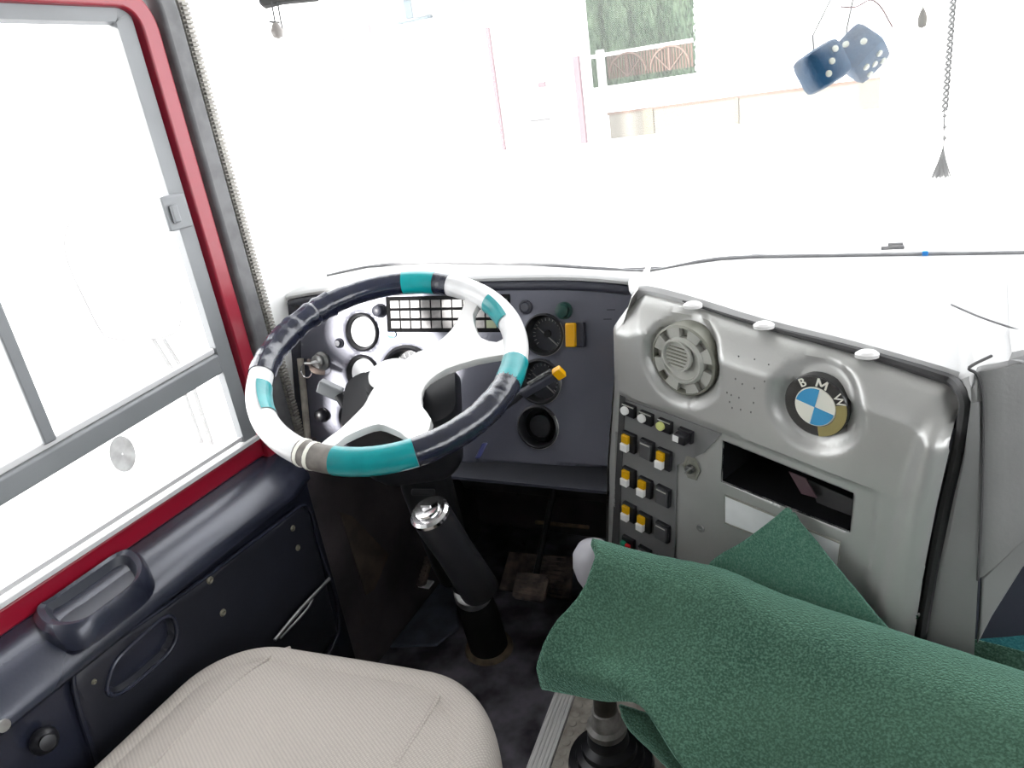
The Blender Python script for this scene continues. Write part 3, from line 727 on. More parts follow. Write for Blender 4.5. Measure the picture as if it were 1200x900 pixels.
bm = B(); ld2 = (l3-l2).normalized(); box(bm, (l2+l3)/2, (.016, .022, .040), (*frame(ld2)[:2], ld2)); obj('stalk_head', bm, 'sash', st2, bevel=.003)
# blue connector under shroud
q = dp(564, 528, 1.10); bm = B(); box(bm, q, (.008, .026, .010), (RT, (UP+RT*.5).normalized(), FW)); obj('wiring_plug', bm, mat('dark_blue_plug', (.02, .025, .10), .3), colm, bevel=.002)

# ------------------------------------------------------------------ pedals
def pedal(name, label, p, z, w, h, armtop, mt='brown', rot=0):
    c = hz(p[0], p[1], z); n = V((0, -.62, .78)); u = V((cos(rot), sin(rot), 0)); v = n.cross(u).normalized()
    t = empty(name, c, label, 'pedal')
    bm = B(); pts = [c+u*a+v*b for a, b in rrect(w, h, .012)]; prism(bm, [q-n*.006 for q in pts], n*.012); pd = obj('pad', bm, mt, t, bevel=.002)
    bm = B(); k = 7
    for i in range(k): box(bm, c+n*.008+v*(-h/2+h*(i+.5)/k), (w*.86, h/k*.45, .004), (u, v, n))
    obj('tread', bm, mt, pd, smooth=False)
    bm = B(); tube(bm, smooth_path([c-n*.008, c-n*.02+V((0, .03, .03)), V(armtop)], 6), .008, 8); obj('arm', bm, 'black', t)
    return t
bp_ = hz(622, 688, .10)
pedal('brake_pedal', 'worn ribbed brake pedal hanging right of the steering column', (622, 688), .10, .085, .065, hy(652, 560, 1.42))
pedal('clutch_pedal', 'ribbed clutch pedal left of the steering column, above the rubber mat', (486, 668), .09, .085, .08, hy(500, 590, 1.45), 'brown')
q = hz(497, 684, .065); bm = B(); box(bm, q, (.045, .03, .006)); o = obj('torn_foil_scrap', bm, 'lens', bevel=.002); tag(o, 'small bright scrap of foil at the foot of the clutch pedal', 'scrap')
t = empty('accelerator_pedal', hz(650, 670, 0.02), 'broad dusty accelerator floor plate behind the brake pedal', 'pedal')
bm = B(); pts = [hit(*p, V((0, 1.42, .06)), V((0, -.5, .86)).normalized()) for p in ((596, 646), (672, 652), (668, 702), (584, 690))]; prism(bm, pts, V((0, .006, -.01))); obj('plate', bm, 'brown', t, bevel=.003)
bm = B()
for i in range(9):
    a = pts[0].lerp(pts[3], (i+.5)/9).lerp(pts[1].lerp(pts[2], (i+.5)/9), .45); b = pts[0].lerp(pts[3], (i+.5)/9).lerp(pts[1].lerp(pts[2], (i+.5)/9), .9); tube(bm, [a+V((0, -.002, .003)), b+V((0, -.002, .003))], .002, 6)
obj('tread', bm, 'brown', t)
# rubber mat
mp = [hz(*p, .006) for p in ((432, 650), (545, 655), (535, 700), (538, 738), (512, 758), (420, 752), (395, 700))]
mp = [V((max(-.995, q.x), q.y, q.z)) for q in mp]
bm = B(); prism(bm, mp, (0, 0, .008)); o = obj('floor_mat', bm, 'mat', bevel=.003); tag(o, 'black rubber floor mat with clipped corner below the clutch pedal', 'mat')

# ------------------------------------------------------------------ raised gearbox floor with aluminium strip
PZ = .10
pl = [V((-.512, 1.05, 0)), V((-.49, .3, 0)), V((.2, .3, 0)), V((.2, 1.05, 0))]
bm = B(); prism(bm, [q+V((0, 0, .001)) for q in pl], (0, 0, PZ-.003)); o = S(obj('floor_platform', bm, 'foot', smooth=False))
bm = B()
sx0, sx1 = hz(650, 815, PZ), hz(618, 900, PZ)
dr = (sx1-sx0).normalized(); pr = V((-dr.y, dr.x, 0)); pr = pr if pr.x > 0 else -pr
for k in range(5):
    o_ = sx0-dr*.06+pr*(.004+k*.0075); prism(bm, [o_, o_+dr*.7, o_+dr*.7+pr*.0055, o_+pr*.0055], (0, 0, .006))
prism(bm, [sx0-dr*.06-pr*.001, sx0-dr*.06+pr*.04, sx0+dr*.64+pr*.04, sx0+dr*.64-pr*.001], (0, 0, .004))
o = obj('edging_strip', bm, 'alu', smooth=False, bevel=.001); tag(o, 'ribbed aluminium edging strip on the step beside the gear lever', 'edging strip')
bm = B(); o_ = sx0-dr*.06+pr*.042
prism(bm, [o_, o_+pr*.3, o_+pr*.3+dr*.7, o_+dr*.7], (0, 0, .004))
for i in range(26):
    for j in range(11):
        c = o_+dr*(.012+i*.022+(.011 if j % 2 else 0))+pr*(.012+j*.019)+V((0, 0, .004)); lathe(bm, c, (0, 0, 1), [(.0085, 0), (.0075, .0014), (0, .0016)], 12)
o = obj('studded_rubber_mat', bm, mat('grimy_beige_stud_rubber', (.50, .47, .42), .6, col2=(.28, .25, .21), nscale=30)); tag(o, 'grimy beige round-studded rubber floor covering around the gear lever', 'mat')

# ------------------------------------------------------------------ gear lever
GB = hz(716, 893, PZ+.006); GT = V((GB.x+.010, GB.y+.005, .512))
gl = empty('gear_lever', GB, 'gear lever with lilac-grey knob rising from a black rubber boot, under the green felt', 'gear lever')
bm = B(); lathe(bm, GB, (0, 0, 1), [(.075, 0), (.072, .012), (.060, .018), (.058, .028), (.048, .034), (.047, .046), (.036, .054), (.034, .07), (.030, .075)], 36); obj('rubber_boot', bm, 'black', gl)
bm = B(); lathe(bm, GB+V((0, 0, .07)), (0, 0, 1), [(.030, 0), (.034, .006), (.034, .016), (.026, .02), (.022, .05), (.019, .052)], 28); obj('boot_collar', bm, mat('worn_grey_collar', (.30, .29, .27), .4, noise=.5, nscale=50), gl)
bm = B(); cyl(bm, GB+V((0, 0, .08)), GT-V((0, 0, .03)), .0205, .016); obj('rod', bm, 'rod', gl)
bm = B(); lathe(bm, GT, (0, 0, 1), [(.013, -.045), (.020, -.035), (.029, -.015), (.033, .005), (.031, .025), (.022, .040), (.010, .046), (0, .047)], 28); obj('knob', bm, 'knob', gl)

# ------------------------------------------------------------------ centre console
EM = dp(952, 479, .88)
CN = V((-.405, -.914, -.011)).normalized(); CU = V((.908, -.400, -.126)); CU = (CU-CN*CU.dot(CN)).normalized(); CV = CN.cross(CU)
if CV.z < 0: CV = -CV
fr_c = (EM, CU, CV, CN)
def cuv(x, y, off=0): P = hit(x, y, EM+CN*off, CN)-EM; return (P.dot(CU), P.dot(CV))
def cP(x, y, off=0): return hit(x, y, EM+CN*off, CN)
con = empty('centre_console', (.0, 1.0, 0), 'grey moulded centre console angled towards the driver, with switches, vent and emblem', 'console')
fo = [(744, 350), (752, 344), (800, 356), (890, 384), (1000, 413), (1090, 441), (1112, 449), (1124, 462), (1125, 480), (1117, 525), (1103, 585), (1088, 660), (1075, 745), (1060, 860), (880, 800), (715, 700), (713, 640), (714, 540), (720, 450), (730, 380), (737, 360)]
BEV = -.034
FO = [cuv(p[0], p[1], BEV if i < 9 or i > 18 else -.012) for i, p in enumerate(fo)]
TOPE = FO[0:8]
slot = [cuv(*p) for p in ((845, 518), (998, 580), (994, 626), (843, 566))]
vc = cuv(796, 425); vr = pxr(45, cP(796, 425)); vc2 = cuv(952, 479); er = pxr(39, EM)
LI = [cuv(*p) for p in ((726, 462), (800, 487), (870, 514), (950, 545), (1018, 572), (1030, 577), (1028, 600), (1018, 700), (1000, 790))]
IN = [cuv(*p) for p in ((1084, 474), (1062, 540), (1042, 620), (1024, 710), (1010, 790))]
TOPL = [cuv(*p) for p in ((810, 392), (900, 424), (1000, 446), (1084, 474))]
lowpoly = LI+[cuv(900, 860), cuv(715, 740)]
def pld(p, L): return min(segdist(p, L[i], L[i+1]) for i in range(len(L)-1))
def hc(u, v):
    z = 0
    e = min(segdist((u, v), FO[i], FO[i-1]) for i in range(len(FO)))
    z -= .012*(1-sst(0, .018, e))**2
    dt_ = pld((u, v), TOPE); z += BEV*max(0, 1-dt_/.046)**1.15
    # inner recess right of IN is raised bezel
    inr = inside((u, v), IN+[(.5, IN[-1][1]), (.5, IN[0][1])]+[])
    # raised border on the right and top
    d = pld((u, v), IN); z += (.012*sst(0, .02, d)*sst(0, .05, dt_) if inr else 0)
    above = v > TOPL[0][1]+(u-TOPL[0][0])*(TOPL[-1][1]-TOPL[0][1])/(TOPL[-1][0]-TOPL[0][0])
    # lower inset
    if inside((u, v), lowpoly): z -= .005*sst(0, .006, pld((u, v), LI))
    # ring recesses
    d = hypot((u-vc2[0])/1.0, (v-vc2[1])/1.0); z += .010*sst(er*1.75, er*1.30, d)-.004*sst(er*1.3, er*1.15, d) if False else 0
    d2 = hypot(u-vc2[0], v-vc2[1]); z += -.013*(1-sst(er*1.12, er*1.58, d2))
    d3 = hypot(u-vc[0], (v-vc[1])); z += -.015*(1-sst(vr*.96, vr*1.28, d3))
    if d3 < vr*1.0: z = min(z, -.026)
    if d2 < er*.98: z = min(z, -.018)
    return z
bm = B(); sheet(bm, fr_c, FO, [slot], .0055, hc); face = obj('face_panel', bm, 'grey', con, solid=.003)
# slot interior
sc = [(sum(p[0] for p in slot)/4), (sum(p[1] for p in slot)/4)]
bm = B(); a = [EM+CU*u+CV*v-CN*.004 for u, v in slot]; b = [q-CN*.10 for q in a]
va = [bm.verts.new(q) for q in a]; vb = [bm.verts.new(q) for q in b]
for i in range(4): bm.faces.new((va[i], va[(i+1) % 4], vb[(i+1) % 4], vb[i]))
bm.faces.new(vb); so = obj('radio_slot', bm, 'blackm', con, smooth=False)
bm = B(); q = [cP(*p, -.03) for p in ((925, 552), (945, 560), (958, 583), (940, 578))]; prism(bm, q, CN*.002)
obj('slot_bracket', bm, 'dusk', so, smooth=False)
bm = B(); q = [cP(*p, -.04) for p in ((948, 562), (1000, 585), (1000, 605), (958, 588))]; prism(bm, q, CN*.002); obj('slot_shelf', bm, 'groove', so, smooth=False)
# paper label in shallow frame
q = [cP(*p, -.004) for p in ((850, 580), (985, 636), (982, 664), (850, 612))]
bm = B(); prism(bm, q, CN*.0012); obj('paper_label', bm, 'paper', con, smooth=False)
bm = B(); tube(bm, [p+CN*.001 for p in q], .0014, 6, closed=True); obj('label_frame', bm, 'vaned', con)
# dark switch field
sf = [cP(*p, -.0035) for p in ((727, 466), (790, 487), (846, 508), (826, 530), (794, 545), (790, 700), (718, 668))]
bm = B(); prism(bm, sf, CN*.0015)
obj('switch_field', bm, mat('grey_switch_field', (.19, .19, .19), .45, noise=.1, nscale=20), con, smooth=False)
bm = B(); q = [cP(*p, -.001) for p in ((727, 463), (733, 466), (724, 660), (716, 655))]; prism(bm, q, CN*.001); obj('field_shadow_strip', bm, 'groove', con, smooth=False)
SWOFF = -.002
def sw(p, w, h, kind):
    c = cP(p[0], p[1], SWOFF)
    bm = B(); box(bm, c+CN*.003, (w, h, .008), (CU, CV, CN)); s = obj('rocker_switch' if kind != 'P' else 'push_switch', bm, 'black', con, bevel=.0012)
    if kind == 'Y':
        bm = B(); box(bm, c+CN*.009+CV*h*.20-CU*w*.12, (w*.52, h*.42, .006), (CU, CV, CN)); obj('yellow_lens', bm, 'yellow', s, bevel=.001)
        t = (CN*.9-CV*.5).normalized(); bm = B(); box(bm, c+CN*.0105-CV*h*.22-CU*w*.14, (w*.54, h*.40, .008), (CU, CV, CN)); obj('white_lens', bm, 'lens', s, bevel=.001)
    elif kind == 'B':
        bm = B(); box(bm, c+CN*.008, (w*.84, h*.84, .004), (CU, CV, CN)); obj('blank_cap', bm, 'greydark', s, bevel=.001)
        bm = B(); box(bm, c+CN*.0104+CV*h*.36, (w*.7, h*.05, .001), (CU, CV, CN)); obj('cap_ridge', bm, 'vane', s, smooth=False)
    elif kind in 'WL':
        bm = B(); lathe(bm, c+CN*.006-CU*w*.2, CN, [(w*.30, 0), (w*.28, .005), (0, .006)], 14); obj('white_lens' if kind == 'W' else 'lime_lens', bm, 'lens' if kind == 'W' else 'lime', s)
        bm = B(); box(bm, c+CN*.0075+CV*h*.46, (w*.9, h*.08, .001), (CU, CV, CN)); obj('cap_ridge', bm, 'vane', s, smooth=False)
    elif kind == 'K':
        bm = B(); box(bm, c+CN*.012, (w*.8, h*.8, .016), (CU, CV, CN)); obj('raised_cap', bm, 'black', s, bevel=.002)
        bm = B(); box(bm, c+CN*.0205-CU*w*.22, (w*.4, h*.5, .001), (CU, CV, CN)); obj('white_mark', bm, 'lens', s, smooth=False)
    elif kind == 'R':
        bm = B(); box(bm, c+CN*.009-CU*w*.26, (w*.36, h*.5, .006), (CU, CV, CN)); obj('green_lens', bm, mat('bright_green_lens', (.02, .30, .16), .3), s, bevel=.001)
        bm = B(); box(bm, c+CN*.010+CU*w*.14, (w*.34, h*.46, .006), (CU, CV, CN)); obj('red_lens', bm, 'redl', s, bevel=.001)
k = 1.0/F*.98
for p, kd in (((739, 480), 'W'), ((759, 489), 'W'), ((781, 498), 'L'), ((805, 509), 'K')): sw(p, 21*k, 17*k, kd)
for p, kd in (((739, 517), 'Y'), ((760, 526), 'B'), ((780, 537), 'Y'), ((739, 558), 'Y'), ((758, 570), 'Y'), ((779, 580), 'B'), ((739, 599), 'Y'), ((757, 611), 'Y'), ((778, 622), 'B'), ((738, 638), 'R'), ((757, 650), 'B'), ((776, 662), 'B')): sw(p, 22*k, 29*k, kd)
# lighter socket with hexagonal plate, screw
c = cP(811, 548, -.004); bm = B(); lathe(bm, c, CN, [(.0185, 0), (.0185, .002), (.014, .0025), (.012, .0015), (0, .0015)], 6, ell=(.8, 1.15)); hk = obj('key_plate', bm, 'vaned', con, smooth=False)
bm = B(); lathe(bm, c+CN*.002, CN, [(.0065, 0), (.0065, .007), (.003, .008), (0, .008)], 16); obj('key_barrel', bm, mat('dark_zinc', (.14, .14, .14), .35, metal=.6), hk)
bm = B(); box(bm, c+CN*.008, (.003, .018, .006), ((CU*.8-CV*.6), (CV*.8+CU*.6), CN)); obj('key_blade', bm, 'steel', hk, bevel=.001)
c = cP(821, 619, -.004); bm = B(); lathe(bm, c, CN, [(.007, 0), (.006, .002), (.002, .0022), (0, .0005)], 16); obj('screw', bm, 'steel', con)
# vent
c = cP(796, 425, 0); ze = -.012
bm = B(); lathe(bm, c+CN*ze, CN, [(vr*.98, -.02), (vr*.98, .004), (vr*.92, .006), (vr*.90, -.006), (vr*.2, -.008), (0, -.008)], 48, cap=False); vt = obj('air_vent', bm, 'vaned', con)
bm = B(); lathe(bm, c+CN*ze, CN, [(vr*.95, -.004), (vr*.60, -.004)], 40, cap=False)
for i in range(8):
    a0 = radians(i*45+10); aa = [a0+radians(t) for t in (0, 10, 20, 27)]
    pts = [c+CN*(ze-.004)+(CU*cos(t)+CV*sin(t))*vr*.93 for t in aa]+[c+CN*(ze-.004)+(CU*cos(t)+CV*sin(t))*vr*.60 for t in aa[::-1]]
    prism(bm, pts, CN*.009)
obj('vent_ring', bm, 'vane', vt, bevel=.0008)
bm = B(); lathe(bm, c+CN*ze, CN, [(vr*.66, -.005), (vr*.66, .006), (vr*.60, .010), (vr*.55, .010), (vr*.52, .006), (vr*.3, .004), (0, .0035)], 40)
obj('vent_centre', bm, 'vane', vt)
bm = B(); cc2 = c+CN*(ze+.006)-CU*vr*.12+CV*vr*.14; lathe(bm, cc2, CN, [(vr*.46, 0), (vr*.44, .007), (vr*.40, .007), (vr*.37, .003), (0, .002)], 32)
fl = obj('vent_flap', bm, 'vane', vt)
bm = B()
for i in range(6): box(bm, cc2+CN*.004+CV*vr*(-.26+.1*i), (vr*.62*sqrt(max(.1, 1-((-.26+.1*i)/.38)**2)), vr*.02, .003), (CU, CV, CN))
obj('flap_louvre', bm, 'vaned', vt, smooth=False)
# emblem roundel
ez = -.0115
def sector(bm, r0, r1, a0, a1, z0, z1, c=EM, n=16):
    pts = [c+CN*z0+(CU*cos(a0+(a1-a0)*i/n)+CV*sin(a0+(a1-a0)*i/n))*r1 for i in range(n+1)]
    pts += [c+CN*z0+(CU*cos(a1-(a1-a0)*i/n)+CV*sin(a1-(a1-a0)*i/n))*r0 for i in range(n+1)] if r0 > 1e-5 else [c+CN*z0]
    prism(bm, pts, CN*(z1-z0))
TL_ = radians(-10)
bm = B(); lathe(bm, EM+CN*ez, CN, [(er*1.0, -.01), (er*1.0, .003), (er*.96, .0045), (0, .0045)], 48); em = obj('round_emblem', bm, 'ebk', con)
bm = B(); lathe(bm, EM+CN*(ez+.0045), CN, [(er*.64, 0), (er*.63, .0012), (0, .0012)], 40); obj('emblem_disc', bm, 'ewh', em)
bm = B(); sector(bm, 0, er*.60, radians(90)+TL_+.06, radians(180)+TL_+.06, ez+.0055, ez+.0066); sector(bm, 0, er*.60, radians(270)+TL_+.06, radians(360)+TL_+.06, ez+.0055, ez+.0066); obj('emblem_quarters', bm, 'ebl', em, smooth=False)
bm = B(); sector(bm, er*.655, er*.97, radians(-75), radians(22), ez+.0046, ez+.0056); obj('emblem_worn_band', bm, 'eol', em, smooth=False)
for ch, a in (('B', 126), ('M', 82), ('W', 34)):
    aa = radians(a); rd = CU*cos(aa)+CV*sin(aa); tg = -CU*sin(aa)+CV*cos(aa)
    if ch == 'M':
        bm = B(); o_ = EM+CN*(ez+.0056)+rd*er*.81; e_x = -tg; hh, ww, st_ = er*.27, er*.28, er*.055
        def stroke(ax_, ay_, bx_, by_):
            p_, q_ = o_+e_x*ax_+rd*ay_, o_+e_x*bx_+rd*by_; box(bm, (p_+q_)/2, ((q_-p_).length, st_, .0012), ((q_-p_).normalized(), CN.cross(q_-p_).normalized(), CN))
        stroke(-ww/2, -hh/2, -ww/2, hh/2); stroke(ww/2, -hh/2, ww/2, hh/2); stroke(-ww/2, hh/2, 0, -hh*.25); stroke(ww/2, hh/2, 0, -hh*.25)
    else: bm = text_bm(ch, er*.38, (EM+CN*(ez+.0056)+rd*er*.81, -tg, rd, CN), .0006, .0001)
    obj('emblem_letter', bm, 'ewh', em, smooth=False)
# small embossed dots and marks between vent and emblem
bm = B()
for p in ((862, 420), (880, 424), (897, 430), (862, 444), (870, 450), (884, 455), (857, 463), (866, 466), (883, 472), (852, 460), (896, 447), (855, 471), (858, 478), (868, 480), (880, 483)):
    q = cP(p[0], p[1], 0); q = q+CN*(hc((q-EM).dot(CU), (q-EM).dot(CV))); box(bm, q, (.0016, .0026, .0008), (CU, CV, CN))
obj('tiny_marks', bm, mat('faint_print', (.12, .12, .12), .6), con, smooth=False)

# console body behind the face, groove, cowl top and side cover
def tpt(x, y, z): return hz(x, y, z)
gro = [cP(*p, -.012) for p in fo[:14]]
gp = smooth_path([cP(*p, BEV-.006) for p in ((800, 353), (890, 381), (1000, 410), (1092, 438), (1116, 447))]+[cP(*p, -.020) for p in ((1129, 462), (1131, 482), (1122, 530), (1108, 590), (1094, 660), (1079, 748), (1064, 840))], 5)
bm = B(); tube(bm, gp, [.001+.0055*min(1, i/14) for i in range(len(gp))], 8); obj('shadow_groove', bm, 'groove', con)
down = lambda P, z: P+CV*((z-P.z)/CV.z)
SN = V((.22, -1, .10)).normalized(); SO = cP(1130, 470, -.010)
def ryp(x, y): return hit(x, y, SO, SN)
e1 = [cP(*p, BEV-.006) for p in ((738, 350), (748, 338), (800, 349), (890, 377), (1000, 405), (1100, 434), (1126, 442))]
e2 = [ryp(*p) for p in ((1140, 437), (1148, 434), (1165, 431), (1200, 424), (1300, 408))]+[ryp(1300, 408)+V((.8, .18, -.02))]
edge = smooth_path(e1+e2, 4)
bm = B(); rows = []; n = len(edge)
x0, x1 = -.385, 1.25
for i, p in enumerate(edge):
    bx = p.x*1.30+.02 if p.x < .1 else .15+(p.x-.1)*1.15
    q = V((bx, 1.258, basez(bx)))
    rows.append([bm.verts.new(p-CN*.004-CV*.03), bm.verts.new(p-CN*.001-CV*.003), bm.verts.new(p-CN*.006+V((0, 0, .003))), bm.verts.new(p.lerp(q, .12)+V((0, 0, .006))), bm.verts.new(p.lerp(q, .5)+V((0, 0, .008))), bm.verts.new(q)])
for a, b in zip(rows, rows[1:]):
    for k_ in range(5): bm.faces.new((a[k_], a[k_+1], b[k_+1], b[k_]))
obj('cowl_top', bm, 'greytop', con)
L = [cP(748, 338, BEV-.004), cP(740, 350, -.020), cP(730, 380, -.008), cP(719, 450, -.008), cP(712, 540, -.008), cP(710, 640, -.008), down(cP(710, 640, -.008), .02)]
rows = [[bm_ for bm_ in (p, p-CU*.006-CN*.008, p-CU*.007-CN*.03, V((p.x*1.15, 1.255, min(p.z, .885))))] for p in L]
bm = B(); rows = [[bm.verts.new(q) for q in r_] for r_ in rows]
for a, b in zip(rows, rows[1:]):
    for k_ in range(3): bm.faces.new((a[k_], a[k_+1], b[k_+1], b[k_]))
obj('side_wall', bm, 'grey', con)
ys = (0, 470, 530, 590, 660, 748, 850)
R0 = [cP(1126, 444, BEV-.004)]+[cP(*p, -.012) for p in ((1138, 470), (1130, 530), (1116, 590), (1101, 660), (1086, 748), (1068, 850))]
R1 = [ryp(*p) for p in ((1146, 436), (1150, 470), (1150, 530), (1149, 590), (1147, 660), (1142, 760), (1136, 870))]
bm = B(); rows = []
for a, b in zip(R0, R1):
    rows.append([bm.verts.new(a), bm.verts.new(a.lerp(b, .15)+CN*.004), bm.verts.new(a.lerp(b, .6)+V((-.001, -.003, 0))), bm.verts.new(b)])
for a, b in zip(rows, rows[1:]):
    for k_ in range(3): bm.faces.new((a[k_], a[k_+1], b[k_+1], b[k_]))
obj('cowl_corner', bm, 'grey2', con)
G0 = [ryp(*p) for p in ((1147, 435), (1151, 470), (1151, 530), (1150, 600), (1147, 678))]
G1_ = [ryp(*p) for p in ((1200, 425), (1200, 470), (1200, 530), (1200, 580), (1196, 634))]
G2_ = [ryp(*p) for p in ((1300, 409), (1300, 450), (1300, 490), (1300, 520), (1300, 550))]
bm = B(); rows = []
for a, b, c in zip(G0, G1_, G2_): rows.append([bm.verts.new(a+SN*.001), bm.verts.new(a.lerp(b, .12)+SN*.003), bm.verts.new(a.lerp(b, .5)+SN*.003), bm.verts.new(b+SN*.002), bm.verts.new(c), bm.verts.new(c+V((.8, .18, 0)))])
for a, b in zip(rows, rows[1:]):
    for k_ in range(5): bm.faces.new((a[k_], a[k_+1], b[k_+1], b[k_]))
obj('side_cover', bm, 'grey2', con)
bm = B(); tube(bm, smooth_path([hz(1162, 417, .885)]+[ryp(*p)+SN*.002 for p in ((1135, 430), (1143, 437), (1149, 452), (1151, 480), (1151, 530), (1149, 600), (1145, 679))], 5), .0016, 6); obj('cover_seam', bm, 'groove', con)
# lower body under the side cover
bm = B(); G1 = [ryp(1145, 660)+V((-.002, .012, 0)), ryp(1120, 900)+V((0, .03, 0))]
g0, g1 = G1; g0 = g0-SN*.03; g1 = g1-SN*.03; prism(bm, [g0, g1, V((g1.x, g1.y, .02)), V((g1.x, g1.y+.3, .02)), g0+V((0, .3, 0))], (.9, .2, 0)); obj('lower_body', bm, 'navy', con, smooth=False)
bm = B(); s_ = [cP(*p, -.03) for p in ((713, 560), (1100, 700))]
bm.free()
# lower angled front of side (lit lilac-grey bevel at right)
bm = B(); q = [ryp(*p) for p in ((1151, 680), (1200, 632), (1300, 550), (1300, 600), (1200, 668), (1164, 725), (1146, 760), (1148, 735))]
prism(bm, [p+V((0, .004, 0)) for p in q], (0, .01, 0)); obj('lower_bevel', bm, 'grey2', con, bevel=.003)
# clips and screws
for p in ((895, 384), (1016, 418), (812, 360)):
    c = cP(p[0], p[1], BEV+.002); bm = B(); lathe(bm, c, V((0, 0, 1)), [(.013, 0), (.013, .004), (.009, .007), (0, .0075)], 16, ell=(1, .8)); cl = obj('clip', bm, 'wpl', con)
for p in ((1102, 554), (1074, 720)):
    c = cP(p[0], p[1], -.004); bm = B(); lathe(bm, c, CN, [(.0045, 0), (.004, .004), (.002, .005), (0, .003)], 12); obj('screw', bm, 'chrome', con)
# thin seam arc on the cowl top
bm = B(); tube(bm, smooth_path([hz(*p, .893) for p in ((1115, 357), (1150, 372), (1200, 389), (1260, 410))], 5), .0012, 6); obj('cowl_seam', bm, 'rub', con)

# ------------------------------------------------------------------ engine cover + felt
ec = empty('engine_cover', (.1, .6, PZ), 'dark engine cover beside the gear lever, hidden beneath the green felt', 'engine cover')
bm = B(); prism(bm, [(-.12, .25, PZ+.005), (-.20, .70, PZ+.005), (-.08, .76, PZ+.005), (.45, .58, PZ+.005), (.45, .25, PZ+.005)], (0, 0, .23)); obj('cover_shell', bm, 'blackm', ec, bevel=.03)

def patch(name, grid, m, label, cat, k=7, thick=.006, wob=.0015):
    """grid: rows of control points -> smooth surface with thickness"""
    nr, nc = len(grid), len(grid[0])
    rows = [smooth_path(r, k) for r in grid]
    cols = [smooth_path([r[j] for r in rows], k) for j in range(len(rows[0]))]
    bm = B(); vs = [[bm.verts.new(q+V((random.uniform(-1, 1), random.uniform(-1, 1), random.uniform(-1, 1)))*wob*.3) for q in c] for c in cols]
    for a, b in zip(vs, vs[1:]):
        for i in range(len(a)-1): bm.faces.new((a[i], b[i], b[i+1], a[i+1]))
    o = obj(name, bm, m, solid=thick, soff=0); tag(o, label, cat); return o
D = lambda x, y, t: dp(x, y, t)
grid = [
 [D(745, 665, 1.10), D(790, 680, 1.08), D(850, 700, 1.04), D(900, 715, 1.0), D(960, 735, .96), D(1060, 775, .89), D(1210, 820, .81), D(1350, 850, .75)],
 [D(696, 634, 1.035), D(760, 651, 1.02), D(820, 663, 1.0), D(856, 673, .985), D(925, 702, .93), D(1055, 744, .85), D(1205, 792, .77), D(1350, 835, .70)],
 [D(697, 655, .985), D(755, 680, .955), D(812, 690, .935), D(853, 698, .910), D(920, 740, .855), D(1050, 785, .775), D(1200, 835, .695), D(1350, 880, .625)],
 [D(680, 697, .975), D(740, 730, .945), D(800, 745, .905), D(842, 765, .870), D(910, 800, .825), D(1045, 850, .735), D(1200, 900, .66), D(1350, 960, .59)],
 [D(650, 731, .965), D(720, 765, .935), D(780, 790, .885), D(828, 815, .850), D(900, 855, .805), D(1040, 930, .71), D(1200, 990, .635), D(1350, 1040, .57)],
 [D(631, 776, .965), D(700, 795, .915), D(765, 815, .870), D(817, 860, .830), D(895, 930, .785), D(1040, 1020, .69), D(1200, 1090, .615), D(1350, 1150, .55)],
 [D(636, 806, .975), D(705, 819, .925), D(752, 829, .865), D(802, 902, .815), D(890, 1000, .77), D(1040, 1110, .675), D(1200, 1190, .60), D(1350, 1250, .54)],
]
patch('felt_cover', grid, 'cloth', 'large dark green felt piece draped over the gear lever and engine cover', 'felt', 6, .007)
# back panel of drape (inside seen under the hem)
g2 = [[D(726, 826, .95), D(756, 836, .93), D(800, 850, .92)], [D(735, 850, .95), D(770, 870, .93), D(810, 890, .92)], [D(765, 880, .95), D(790, 905, .93), D(830, 940, .92)]]
patch('felt_lining', g2, 'cloth', 'dark inner fold of green felt hanging behind the gear lever rod', 'felt', 5, .005)
g3 = [[cP(922, 595, .012), cP(926, 598, .012), cP(930, 602, .012)],
      [cP(876, 631, .022), cP(930, 645, .022), cP(972, 655, .020)],
      [cP(830, 664, .035), cP(925, 690, .032), cP(1016, 708, .025)],
      [cP(845, 712, .05), cP(945, 750, .045), cP(1072, 775, .03)]]
patch('felt_offcut', g3, 'cloth2', 'flat light green felt offcut with pointed top leaning on the grey console', 'felt', 6, .006)
g4 = [[D(1085, 742, .90), D(1150, 752, .86), D(1290, 790, .78)], [D(1095, 752, .885), D(1150, 768, .85), D(1290, 812, .77)], [D(1110, 770, .875), D(1160, 790, .84), D(1290, 840, .76)]]
patch('felt_strip', g4, 'cloth', 'narrow bluish green felt strip between the big green felt and the teal felt', 'felt', 5, .006)
g5 = [[D(1196, 668, .93), D(1240, 660, .90), D(1330, 670, .86)], [D(1172, 705, .91), D(1230, 715, .88), D(1330, 730, .84)], [D(1136, 745, .89), D(1200, 768, .855), D(1330, 800, .80)], [D(1140, 760, .88), D(1200, 785, .85), D(1330, 815, .795)]]
patch('teal_felt', g5, 'teal', 'teal felt piece tucked below the console at the right edge', 'felt', 5, .006)

